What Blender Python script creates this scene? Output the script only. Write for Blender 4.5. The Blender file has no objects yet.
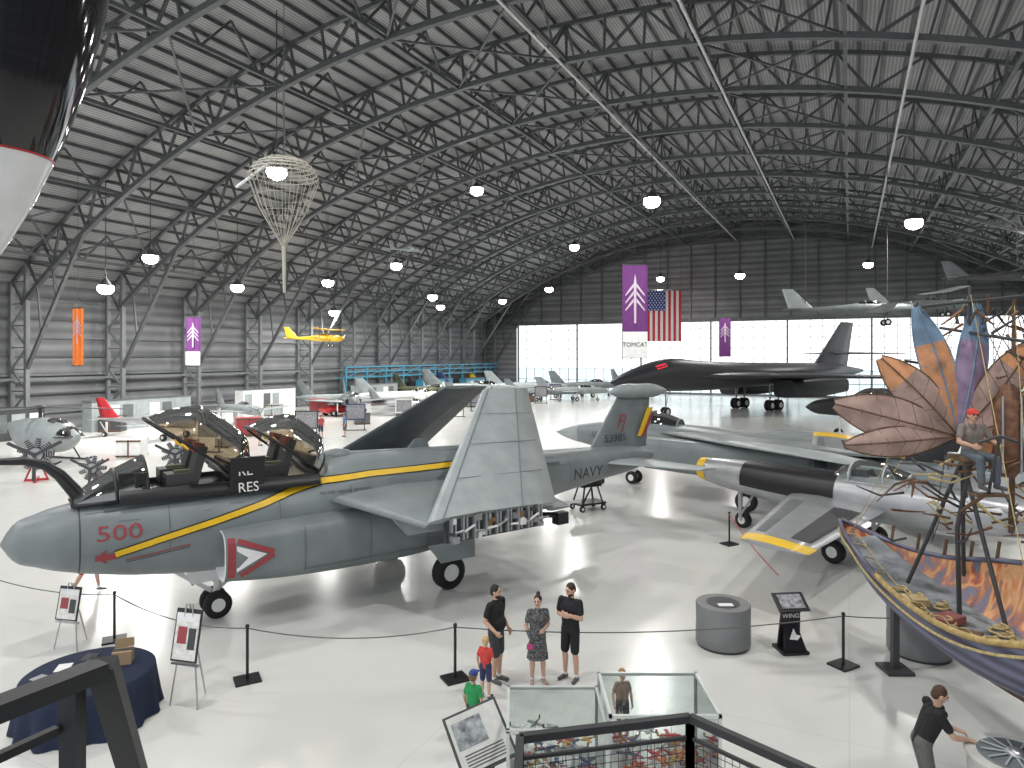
import bpy, math, random
import numpy as np
from mathutils import Vector, Matrix
random.seed(7)
S=bpy.context.scene
C=bpy.context.collection
S.view_settings.view_transform='Standard'
pi=math.pi
# ---------------------------------------------------------------- materials
_m={}
def M(name,col,rough=.5,metal=0,var=.08,scale=3,em=0,coat=0,bump=0,spec=.5):
    if name in _m: return _m[name]
    m=bpy.data.materials.new(name); m.use_nodes=True
    nt=m.node_tree; b=nt.nodes['Principled BSDF']
    b.inputs['Roughness'].default_value=rough; b.inputs['Metallic'].default_value=metal
    b.inputs['Specular IOR Level'].default_value=spec
    if coat: b.inputs['Coat Weight'].default_value=coat
    tc=nt.nodes.new('ShaderNodeTexCoord'); n=nt.nodes.new('ShaderNodeTexNoise')
    n.inputs['Scale'].default_value=scale; n.inputs['Detail'].default_value=5
    nt.links.new(tc.outputs['Object'],n.inputs['Vector'])
    r=nt.nodes.new('ShaderNodeValToRGB')
    r.color_ramp.elements[0].position=.3; r.color_ramp.elements[1].position=.7
    r.color_ramp.elements[0].color=tuple(max(0,c*(1-var)) for c in col)+(1,)
    r.color_ramp.elements[1].color=tuple(min(1,c*(1+var)) for c in col)+(1,)
    nt.links.new(n.outputs['Fac'],r.inputs['Fac']); nt.links.new(r.outputs['Color'],b.inputs['Base Color'])
    if em:
        b.inputs['Emission Color'].default_value=tuple(col)+(1,); b.inputs['Emission Strength'].default_value=em
    if bump:
        bp=nt.nodes.new('ShaderNodeBump'); bp.inputs['Strength'].default_value=bump
        nt.links.new(n.outputs['Fac'],bp.inputs['Height']); nt.links.new(bp.outputs['Normal'],b.inputs['Normal'])
    _m[name]=m; return m
def glassM(name,tint,refl=.12):
    if name in _m: return _m[name]
    m=bpy.data.materials.new(name); m.use_nodes=True; nt=m.node_tree; nt.nodes.clear()
    o=nt.nodes.new('ShaderNodeOutputMaterial'); mx=nt.nodes.new('ShaderNodeMixShader')
    t=nt.nodes.new('ShaderNodeBsdfTransparent'); g=nt.nodes.new('ShaderNodeBsdfGlossy')
    f=nt.nodes.new('ShaderNodeFresnel'); f.inputs['IOR'].default_value=1.5
    ma=nt.nodes.new('ShaderNodeMath'); ma.operation='ADD'; ma.inputs[1].default_value=refl
    t.inputs['Color'].default_value=tuple(tint)+(1,); g.inputs['Roughness'].default_value=.03
    nt.links.new(f.outputs['Fac'],ma.inputs[0]); nt.links.new(ma.outputs[0],mx.inputs['Fac'])
    nt.links.new(t.outputs[0],mx.inputs[1]); nt.links.new(g.outputs[0],mx.inputs[2]); nt.links.new(mx.outputs[0],o.inputs['Surface'])
    _m[name]=m; return m
def stripeM(name,c1,c2,scale,axis,rough=.6,metal=0,bump=.3,noise=.0):
    m=bpy.data.materials.new(name); m.use_nodes=True; nt=m.node_tree; b=nt.nodes['Principled BSDF']
    b.inputs['Roughness'].default_value=rough; b.inputs['Metallic'].default_value=metal
    tc=nt.nodes.new('ShaderNodeTexCoord'); w=nt.nodes.new('ShaderNodeTexWave')
    w.bands_direction=axis; w.inputs['Scale'].default_value=scale; w.inputs['Distortion'].default_value=noise
    r=nt.nodes.new('ShaderNodeValToRGB'); r.color_ramp.elements[0].color=tuple(c1)+(1,); r.color_ramp.elements[1].color=tuple(c2)+(1,)
    n=nt.nodes.new('ShaderNodeTexNoise'); n.inputs['Scale'].default_value=.4
    mx=nt.nodes.new('ShaderNodeMix'); mx.data_type='RGBA'; mx.blend_type='MULTIPLY'; mx.inputs['Factor'].default_value=.5
    nt.links.new(tc.outputs['Object'],w.inputs['Vector']); nt.links.new(tc.outputs['Object'],n.inputs['Vector'])
    nt.links.new(w.outputs['Fac'],r.inputs['Fac']); nt.links.new(r.outputs['Color'],mx.inputs['A']); nt.links.new(n.outputs['Fac'],mx.inputs['B'])
    nt.links.new(mx.outputs['Result'],b.inputs['Base Color'])
    bp=nt.nodes.new('ShaderNodeBump'); bp.inputs['Strength'].default_value=bump
    nt.links.new(w.outputs['Fac'],bp.inputs['Height']); nt.links.new(bp.outputs['Normal'],b.inputs['Normal'])
    return m
BLK=M('black_paint',(.012,.012,.014),.4); DK=M('dark_gray',(.05,.052,.056),.5); RUB=M('rubber',(.015,.015,.015),.8)
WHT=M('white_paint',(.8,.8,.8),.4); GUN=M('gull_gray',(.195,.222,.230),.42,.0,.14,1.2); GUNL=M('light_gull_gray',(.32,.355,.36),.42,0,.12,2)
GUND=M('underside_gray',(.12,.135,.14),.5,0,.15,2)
RED=M('red_paint',(.5,.03,.04),.4); REDD=M('faded_red',(.32,.05,.06),.5); YEL=M('yellow_paint',(.8,.5,.02),.4); STEEL=M('steel',(.45,.46,.48),.3,.8)
SILV=M('bare_aluminium',(.40,.41,.43),.33,.5,.12,2)
BRZ=glassM('bronze_canopy_glass',(.74,.66,.54),.16); CLR=glassM('clear_glass',(.9,.95,.94),.02); SMK=glassM('smoke_glass',(.12,.11,.1),.2)
# ---------------------------------------------------------------- mesh builder
class MB:
    def __init__(s): s.V=[];s.F=[];s.FM=[];s.FS=[];s.mats=[];s.T=Matrix.Identity(4)
    def mi(s,m):
        if m not in s.mats: s.mats.append(m)
        return s.mats.index(m)
    def add(s,vs,fs,mat,smooth=False):
        o=len(s.V); k=s.mi(mat)
        s.V+=[tuple(s.T@Vector(v)) for v in vs]
        for f in fs: s.F.append([o+i for i in f]); s.FM.append(k); s.FS.append(smooth)
    def box(s,c,size,mat,rz=0,R=None):
        c=Vector(c); h=[x/2 for x in size]; Rm=R if R else Matrix.Rotation(rz,3,'Z')
        vs=[c+Rm@Vector((h[0]*a,h[1]*b,h[2]*d)) for a in(-1,1) for b in(-1,1) for d in(-1,1)]
        s.add(vs,[(0,1,3,2),(4,6,7,5),(0,4,5,1),(2,3,7,6),(0,2,6,4),(1,5,7,3)],mat)
    def beam(s,p,q,w,mat,h=None,up=(0,0,1)):
        p=Vector(p);q=Vector(q);h=h or w; d=(q-p)
        if d.length<1e-6: return
        d.normalize(); u=Vector(up)
        if abs(d.dot(u))>.99: u=Vector((1,0,0))
        a=d.cross(u).normalized()*w/2; b=a.cross(d).normalized()*h/2
        vs=[p+a+b,p+a-b,p-a-b,p-a+b,q+a+b,q+a-b,q-a-b,q-a+b]
        s.add(vs,[(3,2,1,0),(4,5,6,7),(0,1,5,4),(1,2,6,5),(2,3,7,6),(3,0,4,7)],mat)
    def loft(s,rings,mat,caps=True,smooth=True,closed=True):
        n=len(rings[0]); vs=[p for r in rings for p in r]; fs=[]
        for i in range(len(rings)-1):
            for j in range(n if closed else n-1):
                k=(j+1)%n; fs.append((i*n+j,(i+1)*n+j,(i+1)*n+k,i*n+k))
        s.add(vs,fs,mat,smooth)
        if caps and closed:
            s.add(rings[0],[tuple(range(n))],mat); s.add(rings[-1],[tuple(reversed(range(n)))],mat)
    def tube(s,pts,rad,mat,n=8,caps=True,smooth=True):
        pts=[Vector(p) for p in pts]
        if not hasattr(rad,'__len__'): rad=[rad]*len(pts)
        rings=[]; ref=None
        for i,p in enumerate(pts):
            t=(pts[min(i+1,len(pts)-1)]-pts[max(i-1,0)]).normalized()
            if ref is None: ref=t.orthogonal().normalized()
            ref=(ref-t*ref.dot(t)); ref=ref.normalized() if ref.length>1e-6 else t.orthogonal().normalized()
            b=t.cross(ref)
            rings.append([p+(ref*math.cos(2*pi*k/n)+b*math.sin(2*pi*k/n))*rad[i] for k in range(n)])
        s.loft(rings,mat,caps,smooth)
    def ell(s,c,r,mat,nu=12,nv=8,R=None):
        c=Vector(c); rings=[]
        for i in range(nv+1):
            a=-pi/2+pi*i/nv; ca=max(math.cos(a),.02)
            ring=[]
            for j in range(nu):
                v=Vector((r[0]*ca*math.cos(2*pi*j/nu),r[1]*ca*math.sin(2*pi*j/nu),r[2]*math.sin(a)))
                if R: v=R@v
                ring.append(c+v)
            rings.append(ring)
        s.loft(rings,mat)
    def cyl(s,c,r,z0,z1,mat,n=24,r2=None):
        s.tube([(c[0],c[1],z0),(c[0],c[1],z1)],[r,r if r2 is None else r2],mat,n)
    def wheel(s,c,r,w,axis=(0,1,0),hub=None):
        c=Vector(c);a=Vector(axis).normalized()
        s.tube([c-a*w/2,c-a*w*.38,c+a*w*.38,c+a*w/2],[r*.8,r,r,r*.8],RUB,20)
        s.tube([c-a*w*.53,c+a*w*.53],r*.5,hub or WHT,14)
    def plate(s,pts,th,mat):
        pts=[Vector(p) for p in pts]; n=(pts[1]-pts[0]).cross(pts[2]-pts[0]).normalized()*th/2; k=len(pts)
        vs=[p+n for p in pts]+[p-n for p in pts]
        s.add(vs,[tuple(range(k)),tuple(reversed(range(k,2*k)))]+[(i,i+k,(i+1)%k+k,(i+1)%k) for i in range(k)],mat)
    def wing(s,r0,c0,r1,c1,t0,t1,mat,up=(0,0,1),cd=(1,0,0),k=2):
        r0=Vector(r0);r1=Vector(r1);up=Vector(up);cd=Vector(cd)
        sec=[(0,0),(.04,.45),(.15,.8),(.35,1),(.7,.6),(1,.06),(1,-.06),(.7,-.45),(.35,-.75),(.15,-.65),(.04,-.4)]
        rings=[]
        for i in range(k+1):
            f=i/k; p=r0.lerp(r1,f); c=c0+(c1-c0)*f; t=t0+(t1-t0)*f
            rings.append([p+cd*(a*c)+up*(b*t/2) for a,b in sec])
        s.loft(rings,mat)
    def text(s,txt,size,fn,mat,align='CENTER'):
        cu=bpy.data.curves.new('t','FONT'); cu.body=txt; cu.size=size; cu.align_x=align; cu.resolution_u=3
        o=bpy.data.objects.new('t',cu); C.objects.link(o); bpy.context.view_layer.update()
        me=bpy.data.meshes.new_from_object(o.evaluated_get(bpy.context.evaluated_depsgraph_get()))
        s.add([fn(v.co.x,v.co.y) for v in me.vertices],[tuple(p.vertices) for p in me.polygons],mat)
        bpy.data.objects.remove(o); bpy.data.meshes.remove(me)
    def mesh(s,name):
        me=bpy.data.meshes.new(name); me.from_pydata(s.V,[],s.F)
        for m in s.mats: me.materials.append(m)
        me.polygons.foreach_set('material_index',s.FM); me.polygons.foreach_set('use_smooth',s.FS); me.update()
        return me
    def build(s,name,loc=(0,0,0),rz=0,mat=None,parent=None):
        o=bpy.data.objects.new(name,s.mesh(name)); C.objects.link(o)
        if mat is not None: o.matrix_world=mat
        else: o.location=loc; o.rotation_euler=(0,0,rz)
        if parent: o.parent=parent
        return o
def R_(d): return math.radians(d)
# ---------------------------------------------------------------- camera
cam=bpy.data.cameras.new('camera'); co=bpy.data.objects.new('camera',cam); C.objects.link(co)
co.location=(0,0,6.1); co.rotation_euler=(pi/2,0,0); cam.lens=24.01; cam.sensor_width=36; cam.shift_y=-29/1024
cam.clip_end=500; S.camera=co
# ---------------------------------------------------------------- hangar
HA=math.radians(-26.3); UL,UR,WN,WF=-58.,28.,-15.,107.; RID=-15.; RR=72.; ZA=26.
def roofz(u,off=0): return (ZA-RR)+math.sqrt((RR-off)**2-(u-RID)**2)
def hang(u,w,z=0):
    c,s_=math.cos(HA),math.sin(HA); return Vector((u*c-w*s_,u*s_+w*c,z))
def floor_mat():
    m=bpy.data.materials.new('epoxy_floor'); m.use_nodes=True; nt=m.node_tree; b=nt.nodes['Principled BSDF']
    tc=nt.nodes.new('ShaderNodeTexCoord'); n=nt.nodes.new('ShaderNodeTexNoise'); n.inputs['Scale'].default_value=.35; n.inputs['Detail'].default_value=6
    r=nt.nodes.new('ShaderNodeValToRGB'); r.color_ramp.elements[0].color=(.61,.61,.59,1); r.color_ramp.elements[1].color=(.73,.73,.705,1)
    br=nt.nodes.new('ShaderNodeTexBrick'); br.offset=0; br.inputs['Scale'].default_value=1; br.inputs['Brick Width'].default_value=6; br.inputs['Row Height'].default_value=6; br.inputs['Mortar Size'].default_value=.012
    br.inputs['Color1'].default_value=br.inputs['Color2'].default_value=(1,1,1,1); br.inputs['Mortar'].default_value=(.9,.9,.89,1)
    mx=nt.nodes.new('ShaderNodeMix'); mx.data_type='RGBA'; mx.blend_type='MULTIPLY'; mx.inputs['Factor'].default_value=1
    L=nt.links.new
    L(tc.outputs['Object'],n.inputs['Vector']); L(tc.outputs['Object'],br.inputs['Vector']); L(n.outputs['Fac'],r.inputs['Fac'])
    L(r.outputs['Color'],mx.inputs['A']); L(br.outputs['Color'],mx.inputs['B']); L(mx.outputs['Result'],b.inputs['Base Color'])
    n2=nt.nodes.new('ShaderNodeTexNoise'); n2.inputs['Scale'].default_value=2.5; L(tc.outputs['Object'],n2.inputs['Vector'])
    mr=nt.nodes.new('ShaderNodeMapRange'); mr.inputs['To Min'].default_value=.14; mr.inputs['To Max'].default_value=.26
    L(n2.outputs['Fac'],mr.inputs['Value']); L(mr.outputs[0],b.inputs['Roughness'])
    return m
mb=MB(); mb.box(((UL+UR)/2,(WN+WF)/2,-.1),(UR-UL,WF-WN,.2),floor_mat()); mb.build('floor',rz=HA)
DECK=stripeM('roof_deck',(.27,.275,.28),(.50,.51,.515),1.6,'X',.6,.1,.4)
mb=MB(); N=60
us=[UL+(UR-UL)*i/N for i in range(N+1)]
rg=[]
for w in (WN,WF): rg.append([(u,w,roofz(u)) for u in us]+[(u,w,roofz(u)+.2) for u in reversed(us)])
mb.loft(rg,DECK,smooth=False); mb.build('ceiling',rz=HA)
SID=stripeM('wall_siding',(.17,.177,.185),(.28,.29,.30),.35,'Z',.6,0,.3)
TR=M('truss_steel',(.10,.107,.112),.5,.2,.15); TRL=M('truss_steel_light',(.18,.19,.2),.5,.1,.1); PIPE=M('white_conduit',(.6,.6,.6),.4,0)
zl=roofz(UL); zr=roofz(UR)
mb=MB(); mb.box((UL-.15,(WN+WF)/2,zl/2),(.3,WF-WN,zl),SID)
for z in np.arange(1.5,zl,1.5): mb.beam((UL+.15,WN,z),(UL+.15,WF,z),.15,TRL if int(z*2)%2 else TR)
for z in (4.2,): mb.beam((UL+.6,WN,z),(UL+.6,WF,z),.2,TRL)
mb.build('wall_left',rz=HA)
mb=MB(); mb.box((UR+.15,(WN+WF)/2,zr/2),(.3,WF-WN,zr),SID)
for z in np.arange(1.5,zr,1.5): mb.beam((UR-.15,WN,z),(UR-.15,WF,z),.15,TR)
mb.build('wall_right',rz=HA)
DT=11.4
mb=MB()
for i in range(N):
    u0,u1=us[i],us[i+1]
    mb.add([(u0,WF,DT),(u1,WF,DT),(u1,WF,roofz(u1)),(u0,WF,roofz(u0))],[(0,1,2,3)],SID)
mb.box((-55,WF,DT/2),(6,.2,DT),SID)
for u in np.arange(UL,UR,3.6): mb.beam((u,WF-.25,DT),(u,WF-.25,roofz(u)-.2),.18,TR)
for z in np.arange(DT+1.5,ZA,1.7):
    h=math.sqrt(max(0,RR**2-(z-(ZA-RR))**2)); mb.beam((max(UL,RID-h),WF-.3,z),(min(UR,RID+h),WF-.3,z),.14,TR)
mb.beam((UL,WF-.5,DT),(UR,WF-.5,DT),.6,TR,.5)
mb.build('wall_far',rz=HA)
PANE=M('daylit_frosted_pane',(.95,.98,1.0),.3,0,.02,.3,em=1.6); PANE2=M('daylit_lower_pane',(.70,.83,.87),.3,0,.12,.6,em=.95)
mb=MB()
mb.box((-12,WF-.15,7.6),(79,.05,7.4),PANE); mb.box((-12,WF-.15,2.1),(79,.05,3.8),PANE2)
for i,u in enumerate(np.arange(-51.5,27.5,1.55)): mb.beam((u,WF-.25,0),(u,WF-.25,DT),.26 if i%7==0 else .08,TRL)
for z in (.15,2,3.9,5.5,7.1,8.7,10.2): mb.beam((-51.5,WF-.27,z),(27.5,WF-.27,z),.3 if z<.3 else .08,TRL)
mb.build('door_1',rz=HA)
def arch():
    mb=MB(); n=38
    a0=math.asin((UL+.3-RID)/RR); a1=math.asin((UR-.3-RID)/RR)
    def P(i,off):
        a=a0+(a1-a0)*i/n; r=RR-off; return (RID+r*math.sin(a),0,ZA-RR+r*math.cos(a))
    for i in range(n):
        mb.beam(P(i,.35),P(i+1,.35),.24,TR,up=(0,1,0)); mb.beam(P(i,2.5),P(i+1,2.5),.32,TR,up=(0,1,0))
        mb.beam(P(i,.35),P(i,2.5),.13,TR,up=(0,1,0))
        if i%2: mb.beam(P(i,.35),P(i+1,2.5),.15,TR,up=(0,1,0))
        else: mb.beam(P(i,2.5),P(i+1,.35),.15,TR,up=(0,1,0))
    for sx,u0 in ((1,UL+.3),(-1,UR-.3)):
        zt=roofz(u0)-.3
        mb.beam((u0,0,0),(u0,0,zt),.3,TRL); mb.beam((u0+sx*2,0,0),(u0+sx*2,0,roofz(u0+sx*2)-.4),.3,TRL)
        k=int(zt/1.6)
        for j in range(k):
            z0=j*zt/k; z1=(j+1)*zt/k; a,b=(u0,u0+sx*2) if j%2 else (u0+sx*2,u0)
            mb.beam((a,0,z0),(b,0,z1),.12,TRL); mb.beam((u0,0,z1),(u0+sx*2,0,z1),.1,TRL)
        mb.beam((u0+sx*2,0,5),(u0+sx*9.5,0,roofz(u0+sx*9.5)-2.4),.24,TR)
        for q in (.25,.5,.75):
            uu=u0+sx*(2+7.5*q); zz=5+(roofz(u0+sx*9.5)-7.4)*q
            mb.beam((uu,0,zz),(uu-sx*.6,0,roofz(uu-sx*.6)-2.4),.12,TR)
    return mb.mesh('roof_truss')
am=arch(); ws=[106-7.6*i for i in range(16)]
for w in ws:
    o=bpy.data.objects.new('roof_truss',am); C.objects.link(o); o.location=hang(0,w); o.rotation_euler=(0,0,HA)
mb=MB()
for u in np.arange(UL+1,UR,1.25): mb.beam((u,WN,roofz(u)-.14),(u,WF,roofz(u)-.14),.1,TR,.2)
mb.build('roof_purlins',rz=HA)
mb=MB()
for li,u in enumerate(np.linspace(UL+6,UR-6,11)):
    zt=roofz(u)-.4; zb=roofz(u)-2.5
    mb.beam((u,WN,zb),(u,WF,zb),.2,TR)
    for i in range(len(ws)-1):
        w0,w1=ws[i+1],ws[i]
        k=4
        for j in range(k):
            a=w0+(w1-w0)*j/k; b=w0+(w1-w0)*(j+1)/k
            mb.beam((u,a,zb if j%2 else zt),(u,b,zt if j%2 else zb),.11,TR)
    if li%2==0 and li<10:
        u2=u+(UR-UL-12)/10; zb2=roofz(u2)-2.5
        for i in range(len(ws)-1):
            mb.beam((u,ws[i],zb),(u2,ws[i+1],zb2),.11,TR); mb.beam((u,ws[i+1],zb),(u2,ws[i],zb2),.11,TR)
mb.build('roof_bracing',rz=HA)
mb=MB()
for u in (-15.2,-7.2,2.8): 
    z=roofz(u)-2.75; mb.tube([(u,WN,z),(u,WF,z)],.09,PIPE,6)
mb.build('roof_conduits',rz=HA)
LAMPE=M('lamp_lens',(1,.97,.9),.3,0,0,1,em=35)
def lampmesh():
    mb=MB(); mb.tube([(0,0,.6),(0,0,.5),(0,0,.25),(0,0,.05)],[.08,.16,.34,.54],DK,16,caps=False)
    mb.ell((0,0,-.12),(.54,.54,.42),LAMPE,16,10); mb.tube([(0,0,.5),(0,0,.9)],.06,DK,8); return mb.mesh('high_bay_lamp')
lm=lampmesh()
lamps=[(-11.4,43.4,16.1),(3.8,52,14.9),(-27.8,27.5,16.1),(-45.9,33.1,13.3),(-38.7,53.4,14.7),(-44.5,50.5,13.1),(-43.8,67.6,13),(-46.9,30.4,10.9),(-11.5,83.5,15.5),
(-30,4,22),(-12,6,23),(5,10,22),(-44,8,18),(-20,17,23),(0,20,23),(-38,18,20),(12,28,20),(14,72,18),(-27,70,18),(-45,88,14),(-24,96,17),(-28,50,20),(18,50,17),(2,92,17),(-52,60,11),(-10,-8,23),(-34,-8,21),(-47,42,12),(-48,76,12.5),(-36,84,15)]
for i,(u,w,z) in enumerate(lamps):
    o=bpy.data.objects.new('high_bay_lamp',lm); C.objects.link(o); o.location=hang(u,w,z)
    ld=bpy.data.lights.new('lamp_light','AREA'); ld.shape='DISK'; ld.size=.9; ld.energy=1180; ld.color=(1,.985,.95)
    lo=bpy.data.objects.new('lamp_light',ld); C.objects.link(lo); lo.parent=o; lo.location=(0,0,-.6)
    mb=MB(); mb.tube([(0,0,.9),(0,0,roofz(u)-z-.1)],.03,DK,6); h=mb.build('hanger',parent=o)
W=bpy.data.worlds.new('world'); S.world=W; W.use_nodes=True
W.node_tree.nodes['Background'].inputs[0].default_value=(.9,.95,1,1); W.node_tree.nodes['Background'].inputs[1].default_value=1.3
# ---------------------------------------------------------------- aircraft tools
def hermite(xs,ys,x):
    xs=np.array(xs,float);ys=np.array(ys,float); m=np.gradient(ys,xs)
    i=np.clip(np.searchsorted(xs,x)-1,0,len(xs)-2); h=xs[i+1]-xs[i]; t=(x-xs[i])/h
    return (2*t**3-3*t**2+1)*ys[i]+(t**3-2*t**2+t)*h*m[i]+(-2*t**3+3*t**2)*ys[i+1]+(t**3-t**2)*h*m[i+1]
class Body:
    def __init__(s,st,e=2.3,yc=0): s.st=st;s.e=e;s.yc=yc;s.xs=[a[0] for a in st]
    def at(s,x):
        w=float(hermite(s.xs,[a[1] for a in s.st],x)); b=float(hermite(s.xs,[a[2] for a in s.st],x)); t=float(hermite(s.xs,[a[3] for a in s.st],x))
        return max(w,.01),b,t
    def hw(s,x,z):
        w,b,t=s.at(x); zc=(b+t)/2; h=max((t-b)/2,.01); q=min(abs((z-zc)/h),.999); return w*(1-q**s.e)**(1/s.e)
    def ring(s,x,n=28,sc=1):
        w,b,t=s.at(x); zc=(b+t)/2; h=(t-b)/2*sc; w*=sc; r=[]
        for k in range(n):
            a=2*pi*k/n; ca,sa=math.cos(a),math.sin(a)
            r.append((x,s.yc+w*math.copysign(abs(ca)**(2/s.e),ca),zc+h*math.copysign(abs(sa)**(2/s.e),sa)))
        return r
    def make(s,mb,mat,x0=None,x1=None,k=60,n=28,caps=True,sc=1):
        x0=s.xs[0] if x0 is None else x0; x1=s.xs[-1] if x1 is None else x1
        f=np.linspace(0,1,k+1)
        X=x0+(x1-x0)*(f**1.4 if x0==s.xs[0] else f)
        mb.loft([s.ring(x,n,sc) for x in X],mat,caps)
def strip(mb,body,pts,wd,mat,side=-1,off=.012):
    P=[];n=8
    for i in range(len(pts)-1):
        for j in range(n):
            f=j/n; P.append((pts[i][0]*(1-f)+pts[i+1][0]*f,pts[i][1]*(1-f)+pts[i+1][1]*f))
    P.append(pts[-1]); vs=[];fs=[]
    for i,(x,z) in enumerate(P):
        a=P[max(i-1,0)];b=P[min(i+1,len(P)-1)]; dx,dz=b[0]-a[0],b[1]-a[1]; l=math.hypot(dx,dz); nx,nz=-dz/l*wd/2,dx/l*wd/2
        for sgn in(1,-1):
            xx,zz=x+sgn*nx,z+sgn*nz; vs.append((xx,body.yc+side*(body.hw(xx,zz)+off),zz))
    for i in range(len(P)-1): fs.append((2*i,2*i+1,2*i+3,2*i+2))
    mb.add(vs,fs,mat)
def canopy(mb,L,Wd,H,glass,frame,front=.35,rear=.75,bows=(.5,),n=14,m=12,fr=.04):
    def prof(s):
        v=(s/front)**.6 if s<front else 1.
        if s>rear and rear<1: v*=math.cos((s-rear)/(1-rear)*pi/2*.6)
        return max(.03,v)
    rings=[]
    for i in range(n+1):
        s=i/n; p=prof(s); rings.append([(s*L,Wd*(.55+.45*p)*math.cos(pi*j/m),H*p*math.sin(pi*j/m)) for j in range(m+1)])
    mb.loft(rings,glass,closed=False)
    for q in (0,m): mb.tube([r[q] for r in rings],fr,frame,6)
    for s in [0,1]+list(bows):
        k=min(n,int(round(s*n))); mb.tube(rings[k],fr,frame,6)
def gear(mb,x,y,zt,r,mat,w=.25,twin=False,rake=0):
    mb.tube([(x+rake,y,zt),(x,y,r)],[.09,.06],mat,8); mb.beam((x+.6,y,zt),(x,y,r*1.6),.06,mat)
    if twin:
        mb.wheel((x,y-.22,r),r,w*.7); mb.wheel((x,y+.22,r),r,w*.7); mb.beam((x,y-.22,r),(x,y+.22,r),.07,STEEL)
    else: mb.wheel((x,y-.18 if y<0 else y+.18,r),r,w); 
def place(nose,d):
    return Matrix.Translation((nose[0],nose[1],0))@Matrix.Rotation(math.atan2(d[1],d[0]),4,'Z')
# ---------------------------------------------------------------- main navy jet
mb=MB()
FB=Body([(0,.02,2.30,2.34),(.15,.28,2.04,2.60),(.6,.56,1.78,2.84),(1.3,.80,1.55,3.0),(2.2,.94,1.35,3.08),(3.2,1.02,1.2,3.12),(4.5,1.12,1.1,3.14),(5.8,1.2,1.0,3.18),(6.6,1.25,.98,3.42),(8.5,1.22,.98,3.5),(10.5,1.1,1.05,3.35),(12.5,.85,1.3,3.15),(14.5,.62,1.6,3.02),(16.5,.46,1.85,2.95),(18.4,.25,2.1,2.8),(19.1,.1,2.35,2.6)],2.35)
FB.make(mb,GUN,k=80,n=36)
mb.loft([FB.ring(1.28,36,1.006),FB.ring(1.31,36,1.006)],DK,False)
def fl(x,z,off=.014): return (x,-(FB.hw(x,z)+off),z)
mb.text('500',.44,lambda a,b:fl(1.98+a*1.3,2.30+b),REDD)
YP=[(1.9,2.0),(2.7,2.2),(3.75,2.43),(4.9,2.7),(5.6,2.9),(6.3,3.05),(7.5,3.11),(10.2,3.08)]
strip(mb,FB,YP,.17,BLK,off=.010); strip(mb,FB,YP,.12,YEL,off=.016)
strip(mb,FB,[(1.55,1.95),(1.95,1.97)],.12,REDD); strip(mb,FB,[(1.75,2.1),(1.6,1.96),(1.75,1.84)],.05,REDD)
strip(mb,FB,[(2.1,1.85),(3.3,2.02)],.025,REDD); strip(mb,FB,[(2.1,1.8),(3.3,1.97)],.015,DK)
mb.text('NAVY',.50,lambda a,b:fl(15.45+a*1.05,2.08+b,.015),DK)
mb.text('VMAQ-2 MARINES',.14,lambda a,b:fl(13.6+a,2.65+b,.015),DK)
mb.text('NO STEP  DANGER  JET INTAKE',.09,lambda a,b:fl(6.8+a,2.75+b,.015),DK)
for k,x in enumerate((2.9,5.2,6.9,8.4,10.2,12,13.3,14.6)): strip(mb,FB,[(x,2.0),(x+.01,2.9)],.02,GUND)
strip(mb,FB,[(6.9,2.62),(14.6,2.62)],.015,GUND); strip(mb,FB,[(1.4,2.85),(5.0,2.95)],.015,GUND)
rnd=random.Random(5)
for k in range(14):
    x=rnd.uniform(1.6,14); z=rnd.uniform(2.25,2.8); w=rnd.uniform(.12,.4); strip(mb,FB,[(x,z),(x+w,z)],.012,GUND); strip(mb,FB,[(x,z+.16),(x+w,z+.16)],.012,GUND)
for sy in(-1,1):
    NB=Body([(3.9,.46,1.12,2.24),(5,.55,1.0,2.3),(7,.62,.92,2.35),(9,.6,.95,2.3),(11,.42,1.2,2.15),(12.2,.28,1.45,2.0)],2.8,sy*1.08)
    NB.make(mb,GUN,k=20,n=28,caps=False)
    lip=[NB.ring(3.9,28,1.0),[(3.88,)+p[1:] for p in NB.ring(3.9,28,.93)],[(4.6,)+p[1:] for p in NB.ring(3.9,28,.85)]]
    mb.loft(lip,WHT,False); mb.add([(4.6,)+p[1:] for p in NB.ring(3.9,28,.86)],[tuple(range(28))],BLK)
    mb.tube([(12.1,sy*1.1,1.72),(12.5,sy*1.15,1.7)],[.27,.25],DK,16)
    if sy<0:
        def nl(x,z,o=.014): return (x,-1.08-(NB.hw(x,z)+o),z)
        def poly(pts,m,o):
            mb.add([nl(a,b,o) for a,b in pts],[tuple(range(len(pts)))],m)
        strip(mb,NB,[(4.02,1.25),(4.02,2.12)],.16,REDD); strip(mb,NB,[(4.15,2.05),(4.9,1.72)],.11,REDD,off=.02); strip(mb,NB,[(4.9,1.68),(4.2,1.28)],.11,REDD,off=.02)
        poly([(4.12,1.95),(4.75,1.7),(4.12,1.38)],WHT,.016)
        for x in(5.6,7.2,8.8): strip(mb,NB,[(x,1.15),(x+.01,2.15)],.018,GUND)
        strip(mb,NB,[(5.6,1.2),(8.8,1.2)],.018,GUND)
mb.wing((9.0,0,3.42),.8,(9.3,0,3.75),.4,.08,.04,GUN,up=(0,1,0))
mb.ell((7.0,0,3.45),(.5,.25,.22),GUN); mb.tube([(6.6,0,3.3),(12.8,0,3.25)],[.3,.14],GUN,12)
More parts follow.
